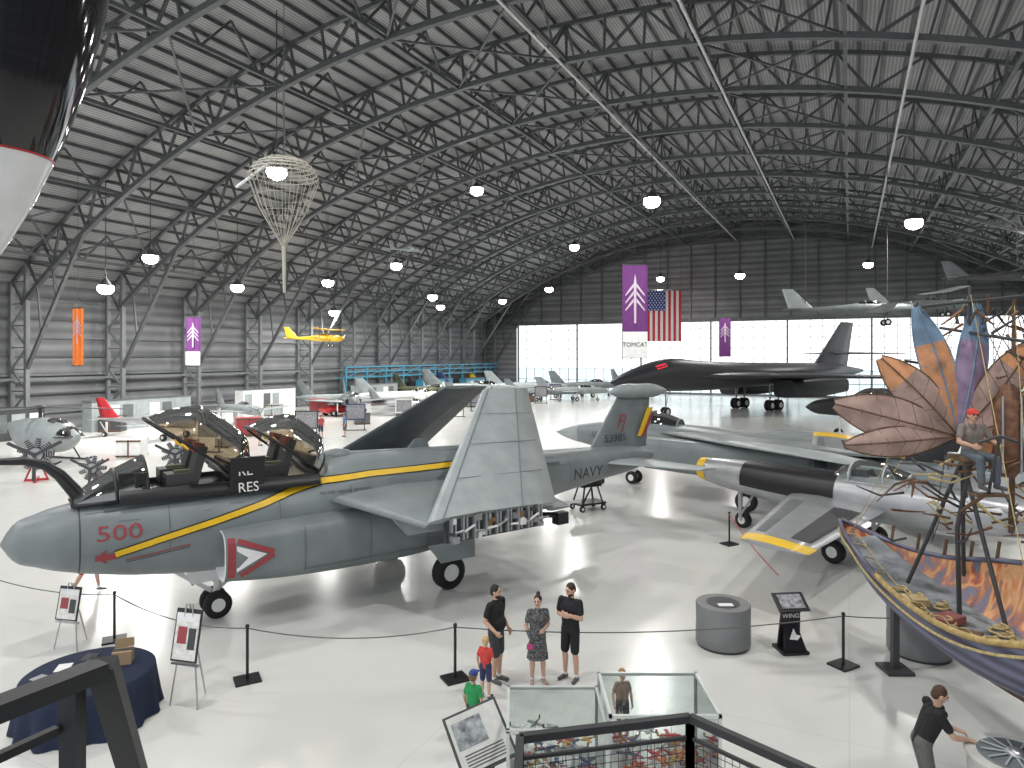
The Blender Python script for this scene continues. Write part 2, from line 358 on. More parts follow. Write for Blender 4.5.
for sy in(-1,1):
    mb.wing((6.3,sy*1.0,2.6),5.2,(7.45,sy*3.85,2.3),3.7,.42,.34,GUN)
    up=Vector((0,sy*.70,.70)); u=Vector((0,sy*.707,.707))
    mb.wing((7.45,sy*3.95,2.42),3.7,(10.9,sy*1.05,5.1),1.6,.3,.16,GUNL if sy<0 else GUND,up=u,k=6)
    mb.box((9.3,sy*3.9,2.15),(2.7,.1,.5),DK)
    for i in range(9):
        x=8.05+i*.31; mb.box((x,sy*3.97,2.2),(.05,.16,.52),SILV); mb.tube([(x+.12,sy*3.99,2.45),(x+.12,sy*4.0,1.95)],.03,GUNL,6)
        mb.tube([(x,sy*4.02,2.1),(x+.3,sy*4.04,2.15+.1*math.sin(i*2))],.03,WHT if i%2 else STEEL,6)
    cl=[WHT,STEEL,M('hydraulic_brown',(.2,.11,.05),.5),SILV,DK]
    for i in range(22): mb.box((8.0+rnd.random()*2.6,sy*(3.98+rnd.random()*.06),1.95+rnd.random()*.45),(.08+rnd.random()*.12,.08,.06+rnd.random()*.1),cl[i%5])
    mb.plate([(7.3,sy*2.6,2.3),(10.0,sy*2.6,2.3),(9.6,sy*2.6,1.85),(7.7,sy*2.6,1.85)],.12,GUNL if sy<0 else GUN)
    for f in (.25,.5,.75):
        a=Vector((7.45,sy*3.95,2.42)).lerp(Vector((10.9,sy*1.05,5.1)),f); c=3.7+(1.6-3.7)*f
        a2=a+Vector((.1*c,0,0)); b2=a+Vector((.93*c,0,0)); o=Vector((0,sy*.707,.707))*(.164)
        mb.beam(a2+o*.9,b2+o*.35,.015,GUN,.01)
    for q in(.1,.7):
        a=Vector((7.45+3.7*q,sy*3.95,2.42)); b=Vector((10.9+1.6*q,sy*1.05,5.1)); mb.beam(a+u*.11,b+u*.07,.02,GUN,.02)
    mb.wing((11.3,sy*1.3,2.45),.9,(11.0,sy*3.8,2.2),.8,.1,.08,GUN)
    mb.tube([(10.7,sy*3.6,2.1),(11.7,sy*3.6,1.95)],.07,BLK,8); mb.box((11.6,sy*3.6,1.9),(.35,.25,.3),BLK)
    gear(mb,9.4,sy*1.5,1.6,.44,WHT,.3)
    mb.plate([(8.6,sy*2.0,1.3),(10.0,sy*2.0,1.3),(9.9,sy*2.15,.85),(8.9,sy*2.15,.85)],.04,GUNL)
    mb.wing((16.3,sy*.3,2.45),1.9,(17.9,sy*3.1,2.4),.9,.16,.08,GUNL)
mb.tube([(3.9,0,1.3),(4.1,0,.75),(4.0,0,.32)],[.11,.09,.08],WHT,10); mb.beam((3.1,0,1.25),(3.95,0,.6),.09,WHT); mb.beam((4.9,0,1.2),(4.1,0,.6),.06,WHT)
mb.wheel((4.05,-.2,.31),.31,.16); mb.wheel((4.05,.2,.31),.31,.16)
mb.plate([(3.3,-.42,1.35),(4.6,-.42,1.3),(4.5,-.5,.95),(3.4,-.5,.98)],.04,WHT); mb.plate([(3.62,-.03,1.25),(3.62,.35,1.25),(3.55,.35,.8),(3.55,-.03,.8)],.04,REDD)
mb.wing((15.9,0,2.8),2.9,(17.4,0,4.75),1.6,.22,.12,GUN,up=(0,1,0),k=4)
PB=Body([(16.9,.02,4.78,4.8),(17.3,.18,4.62,5.0),(18.4,.24,4.56,5.06),(19.4,.2,4.6,5.0),(19.9,.03,4.78,4.82)],2); PB.make(mb,GUNL,k=16,n=16)
mb.text('FJ',.7,lambda a,b:(17.35+a*.8+b*.3,-.15,3.55+b),REDD); mb.text('53985',.36,lambda a,b:(17.1+a*1.2,-.15,3.1+b),DK)
mb.wing((18.2,-.135,3.2),.22,(18.75,-.11,4.2),.3,.02,.02,YEL,up=(0,1,0)); mb.wing((18.42,-.14,3.2),.15,(18.95,-.12,4.0),.15,.02,.02,REDD,up=(0,1,0))
mb.tube([(12.5,0,1.35),(15.6,0,1.2)],[.06,.05],WHT,8)
# cockpit
mb.loft([[ (x,y*(FB.at(x)[0]*.80),FB.at(x)[2]+.01+.03*(1-abs(y))) for y in np.linspace(-1,1,9)] for x in np.linspace(1.7,6.2,14)],BLK,closed=False)
for sy in(-1,1):
    mb.loft([[(x,sy*FB.at(x)[0]*.84,2.98),(x,sy*FB.at(x)[0]*.80,3.25),(x,sy*FB.at(x)[0]*.74,3.25)] for x in np.linspace(2.0,6.2,14)],BLK,closed=False)
    for x0 in(3.15,5.15):
        mb.box((x0,sy*.42,3.35),(.5,.5,.3),DK); 
        R=Matrix.Rotation(.25,3,'Y'); mb.box((x0+.38,sy*.42,3.6),(.18,.5,.95),DK,R=R); mb.box((x0+.42,sy*.42,4.02),(.2,.34,.22),M('seat_head_red',(.22,.05,.04),.6),R=R)
        mb.tube([(x0+.2,sy*.42-.15,4.0),(x0+.1,sy*.42,4.12),(x0+.2,sy*.42+.15,4.0)],.025,YEL,6)
        mb.box((x0+.1,sy*.42,3.52),(.35,.2,.06),M('seat_cushion',(.12,.14,.09),.8))
for x0 in(2.4,4.4): mb.box((x0,0,3.38),(.22,1.35,.42),BLK); mb.box((x0-.15,0,3.5),(.5,1.1,.18),BLK)
mb.box((4.25,0,3.4),(.12,1.5,.5),BLK); mb.box((6.2,0,3.4),(.15,1.4,.45),BLK)
mb.box((4.5,-.96,3.38),(.75,.05,.85),BLK,R=Matrix.Rotation(.2,3,'X'))
mb.text('RES',.3,lambda a,b:(4.5+a,-1.09+.2*(b),3.02+b),WHT); mb.text('RE',.3,lambda a,b:(4.45+a,-1.02+.2*b,3.38+b),WHT)
mb.T=Matrix.Translation((1.2,0,3.0))@Matrix.Rotation(R_(-3),4,'Y'); canopy(mb,1.35,.74,.80,SMK,BLK,front=.95,rear=1.0,bows=(.55,),fr=.04); mb.T=Matrix.Identity(4)
for y in(-.25,.25): mb.tube([(1.3,y*.6,3.1),(1.9,y,3.5),(2.5,y*1.1,3.80)],.03,BLK,6)
for xh,L,hh,ang in((4.45,2.3,.92,37),(6.25,1.75,.84,37)):
    mb.T=Matrix.Translation((xh,0,3.26))@Matrix.Rotation(math.radians(ang),4,'Y')@Matrix.Translation((-L,0,0))
    canopy(mb,L,.96,hh,BRZ,BLK,front=.32,rear=.78,bows=(),n=18,m=16,fr=.035)
    mb.T=Matrix.Identity(4)
    mb.tube([(xh-.15,.55,3.2),(xh-.8,.6,3.85)],.03,STEEL,6); mb.tube([(xh-.15,-.55,3.2),(xh-.8,-.6,3.85)],.03,STEEL,6)
pp=[(1.45,.0,2.95),(1.25,.0,3.25),(1.0,.0,3.60),(.75,.0,3.83),(.4,0,3.95),(.0,0,3.97),(-.5,0,3.92),(-.75,0,3.9)]
mb.tube(pp,[.15,.14,.12,.10,.085,.07,.06,.04],BLK,12); mb.tube([(-.75,0,3.9),(-.9,0,3.89)],[.06,.02],STEEL,8)
mb.build('navy_attack_jet',mat=place((-10.2,13.6),(.802,.598)))
# ---------------------------------------------------------------- grey twin-tail fighter
def fighter14():
    mb=MB(); B=Body([(0,.02,2.1,2.14),(.5,.2,1.93,2.32),(2,.5,1.65,2.68),(4,.66,1.5,2.9),(5,.75,1.45,2.9),(7,.9,1.45,2.95),(10,1.2,1.6,2.85),(14,1.5,1.8,2.65),(18,1.1,1.95,2.35)],2.4)
    B.make(mb,GUN,n=24); B.make(mb,GUNL,0,1.6,k=14,n=24,sc=1.01)
    mb.T=Matrix.Translation((3.4,0,2.72)); canopy(mb,3.6,.52,.78,SMK,GUN,front=.3,rear=.6,bows=(.35,.65)); mb.T=Matrix.Identity(4)
    for sy in(-1,1):
        NB=Body([(6.3,.5,1.15,2.5),(9,.6,1.1,2.5),(14,.62,1.2,2.5),(18,.5,1.45,2.35),(19.1,.4,1.55,2.25)],4,sy*1.7); NB.make(mb,GUN,n=24,k=16)
        mb.add([(6.28,)+p[1:] for p in NB.ring(6.3,24,.9)],[tuple(range(24))],BLK)
        mb.wing((6.2,sy*.7,2.6),9,(10,sy*2.6,2.6),6,.3,.25,GUN); mb.wing((9.8,sy*2.5,2.62),4.2,(16.5,sy*5.6,2.6),1.2,.28,.1,GUNL)
        mb.wing((15.8,sy*2.1,2.1),2.6,(18,sy*4.6,2.1),1.2,.14,.06,GUN)
        mb.wing((14.4,sy*1.7,2.45),3,(17,sy*1.95,4.9),1.3,.16,.08,DK,up=(0,1,0)); gear(mb,11,sy*2.3,1.5,.42,WHT)
        mb.tube([(7.5,sy*1.0,1.2),(8,sy*1.0,1.2),(12,sy*1.0,1.2),(13,sy*1,1.2)],[.03,.25,.25,.05],GUN,12)
    gear(mb,4.6,0,1.5,.3,WHT,twin=True)
    mb.text('102',.46,lambda a,b:(2.7+a,-(B.hw(2.7+a,2.2+b*.9)+.015),2.1+b),DK)
    mb.text('NAVY',.6,lambda a,b:(14.4+a*1.3,-2.36,1.75+b),DK)
    mb.build('navy_fighter_jet',mat=place((2.3,35.5),(.763,-.646)))
fighter14()
# ---------------------------------------------------------------- dark bomber
def bomber():
    mb=MB(); D=M('bomber_gray',(.045,.047,.053),.45,0,.1); D2=M('bomber_gray_dark',(.028,.03,.034),.5)
    B=Body([(0,.05,3.45,3.55),(.8,.45,3.1,3.95),(3,.95,2.7,4.75),(6,1.3,2.5,5.5),(8,1.4,2.45,5.75),(11,1.45,2.4,5.6),(15,2.0,2.4,5.4),(20,3.0,2.6,5.3),(30,3.0,2.7,5.2),(38,1.6,3,5),(44.5,.3,3.9,4.3)],2.1)
    B.make(mb,D,n=28)
    strip(mb,B,[(5.2,4.85),(6.6,5.15)],.35,M('cockpit_red_glow',(.6,.03,.05),.2,em=1.2)); strip(mb,B,[(6.8,5.2),(7.4,5.25)],.3,BLK)
    for sy in(-1,1):
        mb.wing((11,sy*1.5,3.9),16,(18,sy*4.5,3.9),9,.9,.6,D); mb.wing((18,sy*4.4,3.9),6.5,(24,sy*20,4.0),2.2,.7,.2,D2)
        NB=Body([(22,1.3,1.5,3.4),(27,1.4,1.4,3.5),(33,1.1,1.8,3.4)],4,sy*3.6); NB.make(mb,D2,n=20,k=10)
        mb.wing((37,sy*.3,6.3),4.2,(41.5,sy*6.5,6.3),1.8,.4,.15,D); gear(mb,21.5,sy*2.2,2.8,.6,GUNL,.4,True); gear(mb,23,sy*2.2,2.8,.6,GUNL,.4,True)
        mb.wing((1.6,sy*.5,3.4),.9,(2.4,sy*1.5,3.1),.4,.08,.04,D)
    mb.wing((33,0,4.6),8,(39.5,0,10.3),3,.5,.2,D,up=(0,1,0)); gear(mb,7.5,0,2.8,.45,GUNL,.3,True)
    mb.build('swing_wing_bomber',mat=place((9.2,64),(.82,.57)))
bomber()
# ---------------------------------------------------------------- silver jet with yellow bands
def silverjet():
    mat=place((7.05,25.3),(.62,-.785)); inv=mat.inverted()
    mb=MB(); B=Body([(0,.36,1.55,2.3),(.6,.45,1.42,2.36),(2,.54,1.25,2.4),(4,.6,1.12,2.42),(6,.62,1.1,2.45),(8,.54,1.2,2.4),(10,.42,1.4,2.3),(11.2,.3,1.55,2.15)],2.1)
    B.make(mb,SILV,n=24); B.make(mb,YEL,0,.35,k=4,n=24,caps=False,sc=1.03)
    mb.add([(-.01,)+p[1:] for p in B.ring(0,24,.9)],[tuple(range(24))],BLK)
    mb.loft([[(x,math.sin(a)*B.at(x)[0]*1.02,(B.at(x)[1]+B.at(x)[2])/2+math.cos(a)*(B.at(x)[2]-B.at(x)[1])*.52) for a in np.linspace(-1.9,1.9,13)] for x in np.linspace(1.9,5.2,12)],BLK,closed=False)
    mb.T=Matrix.Translation((4.9,0,2.28)); canopy(mb,2.3,.42,.62,CLR,SILV,front=.35,rear=.5,bows=(.25,.7)); mb.T=Matrix.Identity(4)
    mb.box((5.8,0,2.4),(.5,.4,.5),DK)
    near=inv@Vector((6.1,15.7,1.65)); far=inv@Vector((12.9,27.0,2.95))
    def wg(tip,y0,z0):
        r=Vector((3.7,y0,z0)); t=tip-Vector((1.0,0,0)); rc=3.0; tc=1.7
        mb.wing(r,rc,t,tc,.3,.12,SILV,k=4)
        a=r.lerp(t,.90);b=r.lerp(t,.99); ca=rc+(tc-rc)*.9; cb=rc+(tc-rc)*.99
        mb.wing(a-Vector((.02,0,0)),ca+.05,b-Vector((.02,0,0)),cb+.05,.16,.14,YEL)
        a=r.lerp(t,.2);b=r.lerp(t,.85); ca=rc+(tc-rc)*.2; cb=rc+(tc-rc)*.85
        mb.wing(a+Vector((ca*.55,0,.07)),ca*.32,b+Vector((cb*.55,0,.035)),cb*.32,.07,.05,M('black_walkway',(.04,.04,.045),.6))
        mb.wing(a+Vector((ca*.1,0,.10)),ca*.25,b+Vector((cb*.1,0,.05)),cb*.22,.07,.05,GUND)
    wg(near,-.45,1.6); wg(far,.45,1.9)
    for sy in(-1,1): mb.wing((9.4,sy*.3,2.1),1.4,(10.6,sy*2,2.2),.8,.1,.06,SILV); gear(mb,5.6,sy*1.2,1.4,.33,SILV)
    mb.wing((8.6,0,2.2),2.2,(10.6,0,4.1),1.1,.16,.08,SILV,up=(0,1,0)); mb.wing((10.3,0,3.8),1.25,(10.6,0,4.1),1.1,.13,.1,YEL,up=(0,1,0)); gear(mb,1.6,0,1.4,.28,SILV)
    mb.build('silver_jet',mat=mat)
silverjet()
# ---------------------------------------------------------------- generic background aircraft
def plane(name,nose,ang,L,body,kind='jet',trim=None,z0=None,two=None):
    mb=MB(); k=L/14.; trim=trim or body; zc=1.9*k if z0 is None else 0
    st=[(0,.03,-.04,.02),(.4,.3,-.3,.28),(1.5,.5,-.5,.5),(4,.62,-.62,.75),(7,.72,-.7,.72),(10,.6,-.5,.6),(13,.35,-.2,.42),(14,.15,0,.25)]
    if kind!='jet': st=[(0,.4,-.4,.4),(.5,.62,-.62,.6),(2,.65,-.68,.65),(5,.6,-.6,.85),(8,.45,-.35,.55),(12,.2,-.05,.32),(14,.08,.1,.25)]
    B=Body([(a*k,b*k,zc+c*k,zc+d*k) for a,b,c,d in st],2.1); B.make(mb,body,n=20,k=30)
    mb.T=Matrix.Translation((3*k,0,zc+.5*k)); canopy(mb,2.8*k,.42*k,.6*k,SMK,body,bows=(.4,.7),fr=.03); mb.T=Matrix.Identity(4)
    for sy in(-1,1):
        if kind=='jet':
            mb.wing((5*k,sy*.5*k,zc-.1*k),4.2*k,(8.3*k,sy*5*k,zc),1.4*k,.3*k,.1*k,trim); mb.wing((11.4*k,sy*.3*k,zc+.2*k),1.9*k,(13*k,sy*2.3*k,zc+.2*k),.8*k,.12*k,.06*k,trim)
            NB=Body([(3.8*k,.25*k,zc-.45*k,zc+.4*k),(7*k,.35*k,zc-.5*k,zc+.4*k),(10*k,.1*k,zc-.2*k,zc+.2*k)],3,sy*.7*k); NB.make(mb,body,n=12,k=6)
            mb.add([(3.78*k,)+p[1:] for p in NB.ring(3.8*k,12,.9)],[tuple(range(12))],BLK)
        else:
            mb.wing((2.6*k,sy*.4*k,zc-.3*k),2.6*k,(3.2*k,sy*6.6*k,zc+.2*k),1.5*k,.36*k,.14*k,trim); mb.wing((12*k,sy*.1*k,zc+.2*k),1.4*k,(12.4*k,sy*2.4*k,zc+.2*k),.8*k,.12*k,.06*k,trim)
            if kind=='bi':
                mb.wing((2.2*k,0,zc+1.9*k),2.4*k,(2.5*k,sy*6.6*k,zc+2.1*k),1.6*k,.3*k,.14*k,trim)
                for q in(1.2,4.8): mb.beam((3*k,sy*q*k,zc),(3*k,sy*q*k,zc+1.95*k),.08*k,DK)
        if z0 is None: gear(mb,(6.5 if kind=='jet' else 3)*k,sy*1.5*k,zc-.3*k,.38*k,WHT)
        elif kind!='jet': mb.wheel((2.8*k,sy*.9*k,-1.5*k),.4*k,.2*k); mb.beam((2.8*k,sy*.5*k,-.4*k),(2.8*k,sy*.9*k,-1.5*k),.1*k,DK)
    mb.wing((10.6*k,0,zc+.3*k),2.8*k,(12.9*k,0,zc+2.6*k),1.2*k,.2*k,.08*k,two or trim,up=(0,1,0))
    if z0 is None: gear(mb,(2.2 if kind=='jet' else 12.5)*k,0,zc-.2*k,.28*k,WHT)
    if kind!='jet':
        mb.ell((-.15*k,0,zc),(.4*k,.25*k,.25*k),trim)
        for j in range(3):
            a=2*pi*j/3+.4; d=Vector((0,math.cos(a),math.sin(a))); mb.beam(Vector((-.1*k,0,zc)),Vector((-.1*k,0,zc))+d*1.7*k,.04*k,DK,.2*k,up=(1,0,0))
    return mb.build(name,mat=Matrix.Translation((nose[0],nose[1],z0 or 0))@Matrix.Rotation(ang,4,'Z'))
NAVYB=M('navy_blue',(.03,.06,.15),.4); TEAL=M('teal_blue',(.05,.25,.38),.4); ORG=M('orange_paint',(.8,.2,.03),.45); PUR=M('purple_cloth',(.13,.03,.16),.8); CAMO=M('camouflage_paint',(.12,.13,.08),.6,0,.6,.8)
def hp_(u,w): v=hang(u,w); return (v.x,v.y)
WL=math.pi+HA
for u,w,L,b,kd,tr,tw,da in ((-42,34,9,SILV,'prop',None,RED,.2),(-46,43.5,9,GUNL,'prop',None,None,-.3),(-40.5,50,11.5,GUND,'jet',GUN,None,-.75),(-45,59,10,GUNL,'jet',None,GUN,.2),(-40,66,11,WHT,'jet',GUNL,GUNL,.5),(-44,74,11,CAMO,'jet',None,None,-.1),
  (-38,79,13,GUNL,'jet',None,GUN,.3),(-44,87,11,SILV,'jet',None,NAVYB,.1),(-36,91,12,GUNL,'jet',None,None,.5),(-46,97,10,TEAL,'prop',YEL,None,.0),(-31,99,12,GUN,'jet',None,None,.9),(-24,97,12,SILV,'jet',None,None,-.6),(-33,84,9,GUN,'jet',None,None,.2),(-37,58,8,SILV,'jet',None,None,.1),(-29,88,10,GUNL,'jet',None,None,.6),(-35,73,9,GUN,'jet',None,None,.4)):
    plane('parked_jet' if kd=='jet' else 'parked_propeller_plane',hp_(u,w),WL+da,L,b,kd,trim=tr,two=tw)
plane('black_jet',(21.5,50),R_(7),17,M('matte_black',(.02,.021,.024),.5),'jet')
plane('parked_jet',(36,62),R_(30),14,GUND,'jet')
plane('parked_jet',(28,41),R_(-8),13,DK,'jet')
def cables(o_name,pts):
    mb=MB()
    for p in pts: 
        u=p[0]*math.cos(HA)+p[1]*math.sin(HA); mb.tube([p,(p[0],p[1],roofz(u)-.3)],.02,DK,4)
    mb.build(o_name)
plane('suspended_yellow_biplane',(-15.4,62),R_(168) ,5.8,YEL,'bi',z0=7.6)
plane('suspended_navy_plane',(27.0,46),R_(165),8.2,GUND,'prop',z0=9.2,trim=GUN,two=GUNL)
plane('suspended_gray_biplane',(36.5,55),R_(172),7.5,GUN,'bi',z0=10.2,trim=GUNL)
plane('suspended_gray_biplane',(31,38),R_(150),6,DK,'bi',z0=10.6,trim=GUND)
plane('suspended_model_glider',(-7.5,55),R_(200),2.4,GUNL,'prop',z0=14.5)
cables('suspension_cables',[(25.5,46.4,9.8),(20.5,47.7,9.7),(-17,62.4,8.2),(-19,62.8,8),(35,55.2,11),(32,55.6,10.5),(29,39.2,11)])
# ---------------------------------------------------------------- near suspended aircraft at upper left
mb=MB(); GB=M('gloss_black',(.01,.01,.012),.08,coat=1); GW=M('gloss_white',(.85,.85,.85),.15,coat=1)
def egg(t): return max(.03,math.sin(min(1,t*1.15+.0)*pi/2)**.75)
H=3.6
rings=[[(1.0*egg(t)*math.cos(a),.8*egg(t)*math.sin(a),t*H) for a in np.linspace(0,2*pi,40,endpoint=False)] for t in np.linspace(0,1,40)]
sp=11
mb.loft(rings[:sp],GW,False); mb.loft(rings[sp-1:],GB,False); mb.loft([[ (x*1.01,y*1.01,z) for x,y,z in rings[sp-1]],[(x*1.012,y*1.012,z+.04) for x,y,z in rings[sp-1]]],RED,False)
mb.add(rings[-1],[tuple(range(40))],GB)
mb.wing((-3.5,0,2.4),1.2,(-.5,0,2.2),1.5,.2,.2,GW,up=(0,0,1),cd=(0,1,0))
mb.build('suspended_aircraft_nose',mat=Matrix.Translation((-3.97,5.0,6.62))@Matrix.Rotation(R_(0),4,'Y'))
# ---------------------------------------------------------------- parachute
mb=MB(); CL=M('chute_cloth',(.5,.48,.42),.8); cc=Vector((-7.35,22,0)); rr=1.1
for k in range(9):
    f0=k/9; z0=11.75+.75*math.cos(f0*pi/2) ; r0=rr*math.sin(f0*pi/2)
    f1=(k+.3)/9; z1=11.75+.75*math.cos(f1*pi/2); r1=rr*math.sin(f1*pi/2)
    mb.loft([[cc+Vector((r0*math.cos(a),r0*math.sin(a),z0)) for a in np.linspace(0,2*pi,28,endpoint=False)],[cc+Vector((r1*math.cos(a),r1*math.sin(a),z1)) for a in np.linspace(0,2*pi,28,endpoint=False)]],CL,False)
for i in range(24):
    a=2*pi*i/24; c=Vector((math.cos(a),math.sin(a),0)); mb.tube([cc+Vector((0,0,12.5)),cc+c*rr*.7+Vector((0,0,12.28)),cc+c*rr+Vector((0,0,11.75)),cc+c*.75+Vector((0,0,10.8)),cc+c*.06+Vector((0,0,9.6))],.010,CL,4)
for z in (11.2,10.7): 
    r=.08+(z-9.6)/(11.75-9.6)*(rr-.08); mb.tube([cc+Vector((r*math.cos(a),r*math.sin(a),z)) for a in np.linspace(0,2*pi,25)],.008,CL,4)
mb.tube([cc+Vector((0,0,9.6)),cc+Vector((.02,0,8.1))],[.07,.05],CL,8); mb.tube([cc+Vector((0,0,12.4)),cc+Vector((0,0,22.5))],.015,DK,4)
mb.tube([cc+Vector((-1.7,.4,11.6)),cc+Vector((-.6,.2,12.3))],.05,WHT,6)
mb.build('suspended_parachute')
# ---------------------------------------------------------------- banners and flag
def banner(name,x,y,z0,z1,w,col,ang=0,txt=None,low=None,pat=True):
    mb=MB(); h=z1-z0; n=12; BP=M('banner_print',(.55,.45,.55),.8)
    rg=[[(-w/2+w*j/n,.04*math.sin(j*1.1),z) for j in range(n+1)] for z in (0,h)]
    vs=rg[0]+rg[1]; mb.add(vs,[(j,j+1,n+2+j,n+1+j) for j in range(n)],col)
    mb.tube([(-w/2-.05,0,h),(w/2+.05,0,h)],.04,DK,6); mb.tube([(-w/2-.05,0,0),(w/2+.05,0,0)],.03,DK,6)
    mb.tube([(-w/2,0,h),(0,0,h+1),(w/2,0,h)],.015,DK,4); mb.tube([(0,0,h+1),(0,0,h+9)],.015,DK,4)
    if low: mb.box((0,-.06,h*.14),(w*.98,.02,h*.28),low)
    if pat:
        c=h*.62; mb.plate([(-.04*w,-.08,c-.25*h),(.04*w,-.08,c-.25*h),(.05*w,-.08,c+.2*h),(0,-.08,c+.28*h),(-.05*w,-.08,c+.2*h)],.01,BP)
        for sgn in(-1,1):
            for q in(0,.08,.16): mb.plate([(sgn*.06*w,-.08,c+(.02+q)*h),(sgn*.38*w,-.08,c+(q-.10)*h),(sgn*.38*w,-.08,c+(q-.12)*h),(sgn*.06*w,-.08,c+(q-.02)*h)],.008,BP)
    if txt: mb.text(txt,w*.24,lambda a,b:(a,-.1,h*.12+b),DK)
    mb.build(name,loc=(x,y,z0),rz=ang)
banner('purple_hanging_banner',9.0,50,5.9,12.7,1.85,PUR,0,'TOMCAT',WHT)
banner('purple_hanging_banner',-25.2,54,5.3,9.1,1.15,PUR,0,None,WHT)
banner('purple_hanging_banner',26.5,85,5.9,10.7,1.5,PUR)
banner('orange_hanging_banner',-28.6,45,5.4,9.2,.7,ORG)
mb=MB(); fw,fh=4.8,7.2; FR=M('flag_red',(.6,.03,.05),.8); FW=M('flag_white',(.8,.8,.8),.8); FBL=M('flag_blue',(.03,.05,.25),.8)
for i in range(13): mb.box((-fw/2+fw*(i+.5)/13,0,-fh/2),(fw/13,.03,fh),FR if i%2==0 else FW)
mb.box((-fw/2+fw*3.5/13,-.04,-fh*.2),(fw*7/13,.04,fh*.4),FBL)
for r in range(9):
    for c in range(6 if r%2==0 else 5):
        mb.box((-fw/2+fw*7/13*((c+.5+(r%2)*.5)/6),-.08,-fh*.4*(r+.5)/9),(.16,.02,.16),FW,R=Matrix.Rotation(pi/4,3,'Y'))
mb.tube([(-fw/2,0,0),(fw/2,0,0)],.06,DK,6); mb.tube([(-fw/2,0,0),(-fw/2,0,6)],.02,DK,4); mb.tube([(fw/2,0,0),(fw/2,0,6)],.02,DK,4)
mb.build('american_flag',loc=(21.4,96,15.2))
# ---------------------------------------------------------------- stanchions and rope
def stanchion(x,y,h=1.0):
    mb=MB(); mb.box((0,0,.02),(.46,.40,.04),BLK,rz=.5); mb.tube([(0,0,.04),(0,0,h)],.028,BLK,10); mb.ell((0,0,h+.02),(.04,.04,.04),BLK); mb.build('stanchion',loc=(x,y,0))
sts=[(-8.5,14.6),(-4.96,12.8),(-1.07,12.85),(6.5,13.4),(11,14.5)]
for p in sts: stanchion(*p)
stanchion(7.0,22.0,1.0)
def rope(a,b,sag,mat,r=.012,z=.98):
    mb=MB(); mb.tube([(a[0]+(b[0]-a[0])*t,a[1]+(b[1]-a[1])*t,z-sag*4*t*(1-t)) for t in np.linspace(0,1,17)],r,mat,6); mb.build('barrier_rope')
RP=M('rope_gray',(.12,.12,.12),.8)
rope((-12.5,16),sts[0],.15,RP)
for a,b in zip(sts[:-1],sts[1:]): rope(a,b,.2,RP)
rope((7.0,22.0),(6.2,15.9),.1,RED,.015)
# ---------------------------------------------------------------- gray drums, info stands
DR=M('drum_gray',(.17,.175,.18),.45)
def drum(x,y,r,h):
    mb=MB(); mb.cyl((0,0),r*.95,0,.06,DK,36); mb.tube([(0,0,.06),(0,0,h*.45),(0,0,h*.45+.01),(0,0,h-.02),(0,0,h)],[r,r,r*.985,r,r*.97],DR,40)
    mb.tube([(0,0,h),(0,0,h+.01)],r*.6,DK,30); mb.box((0,-r*.3,h+.015),(.3,.15,.01),WHT); mb.build('gray_drum_pedestal',loc=(x,y,0))
drum(4.45,14.4,.56,.88); drum(8.35,14.0,.6,.88)
def infostand(x,y,rz):
    mb=MB(); mb.box((0,0,.03),(.55,.5,.06),BLK); mb.plate([(-.24,.1,.06),(.24,.1,.06),(.2,-.02,.95),(-.2,-.02,.95)],.04,BLK)
    mb.plate([(-.24,-.2,.06),(.24,-.2,.06),(.14,.03,.55),(-.14,.03,.55)],.03,BLK)
    R=Matrix.Rotation(R_(35),3,'X'); mb.box((0,0,1.0),(.66,.45,.03),BLK,R=R); mb.box((0,-.02,1.022),(.5,.33,.01),M('panel_print',(.25,.25,.27),.5,0,.6,12),R=R)
    mb.text('WINGS',.13,lambda a,b:(a,-.07,.70+b),WHT)
    mb.plate([(-.1,-.16,.3),(.0,-.12,.5),(.05,-.14,.38),(.14,-.15,.36),(.06,-.17,.28)],.01,WHT)
    mb.build('information_stand',loc=(x,y,0),rz=rz)
infostand(5.75,14.1,.1)
# ---------------------------------------------------------------- easel signs, table
def easel(x,y,h,rz):
    mb=MB(); 
    for sx in(-1,1): mb.tube([(sx*.28,-.1,0),(sx*.06,.05,h)],.014,STEEL,6)
    mb.tube([(0,.45,0),(0,.05,h)],.014,STEEL,6); mb.box((0,-.06,h*.42),(.55,.05,.03),STEEL)
    R=Matrix.Rotation(R_(-12),3,'X'); c=Vector((0,-.02,h*.70)); mb.box(c,(.52,.02,h*.5),BLK,R=R); 
    mb.box(c+R@Vector((0,-.014,-h*.05)),(.46,.01,h*.36),M('poster_paper',(.75,.73,.7),.6,0,.2,10),R=R); mb.box(c+R@Vector((0,-.02,h*.17)),(.46,.01,h*.08),WHT,R=R)
    mb.box(c+R@Vector((-.08,-.022,0)),(.18,.01,h*.16),REDD,R=R); mb.box(c+R@Vector((.12,-.022,-.05)),(.14,.01,h*.2),DK,R=R)
    mb.build('easel_sign',loc=(x,y,0),rz=rz)
easel(-5.65,11.9,1.75,-.25); easel(-9.2,14.2,1.35,-.2)
mb=MB(); CLO=M('navy_tablecloth',(.012,.02,.05),.9)
rg=[]
for z,r,amp in((.76,.0,0),(.76,.97,0),(.74,1.0,0),(.5,1.02,.02),(.2,1.05,.045),(.01,1.08,.06)):
    rg.append([((r+amp*math.sin(14*a))*math.cos(a),(r+amp*math.sin(14*a))*math.sin(a),z) for a in np.linspace(0,2*pi,84,endpoint=False)])
mb.loft(rg,CLO,False)
for i,(x,y,a) in enumerate(((-.5,.1,.3),(-.15,-.2,.8),(.0,.35,-.3),(-.6,-.3,1.2),(.3,-.45,.2),(-.3,.5,.1),(.1,0,.5))): mb.box((x,y,.768),(.22,.3,.012),(WHT,DK,WHT,STEEL)[i%4],rz=a)
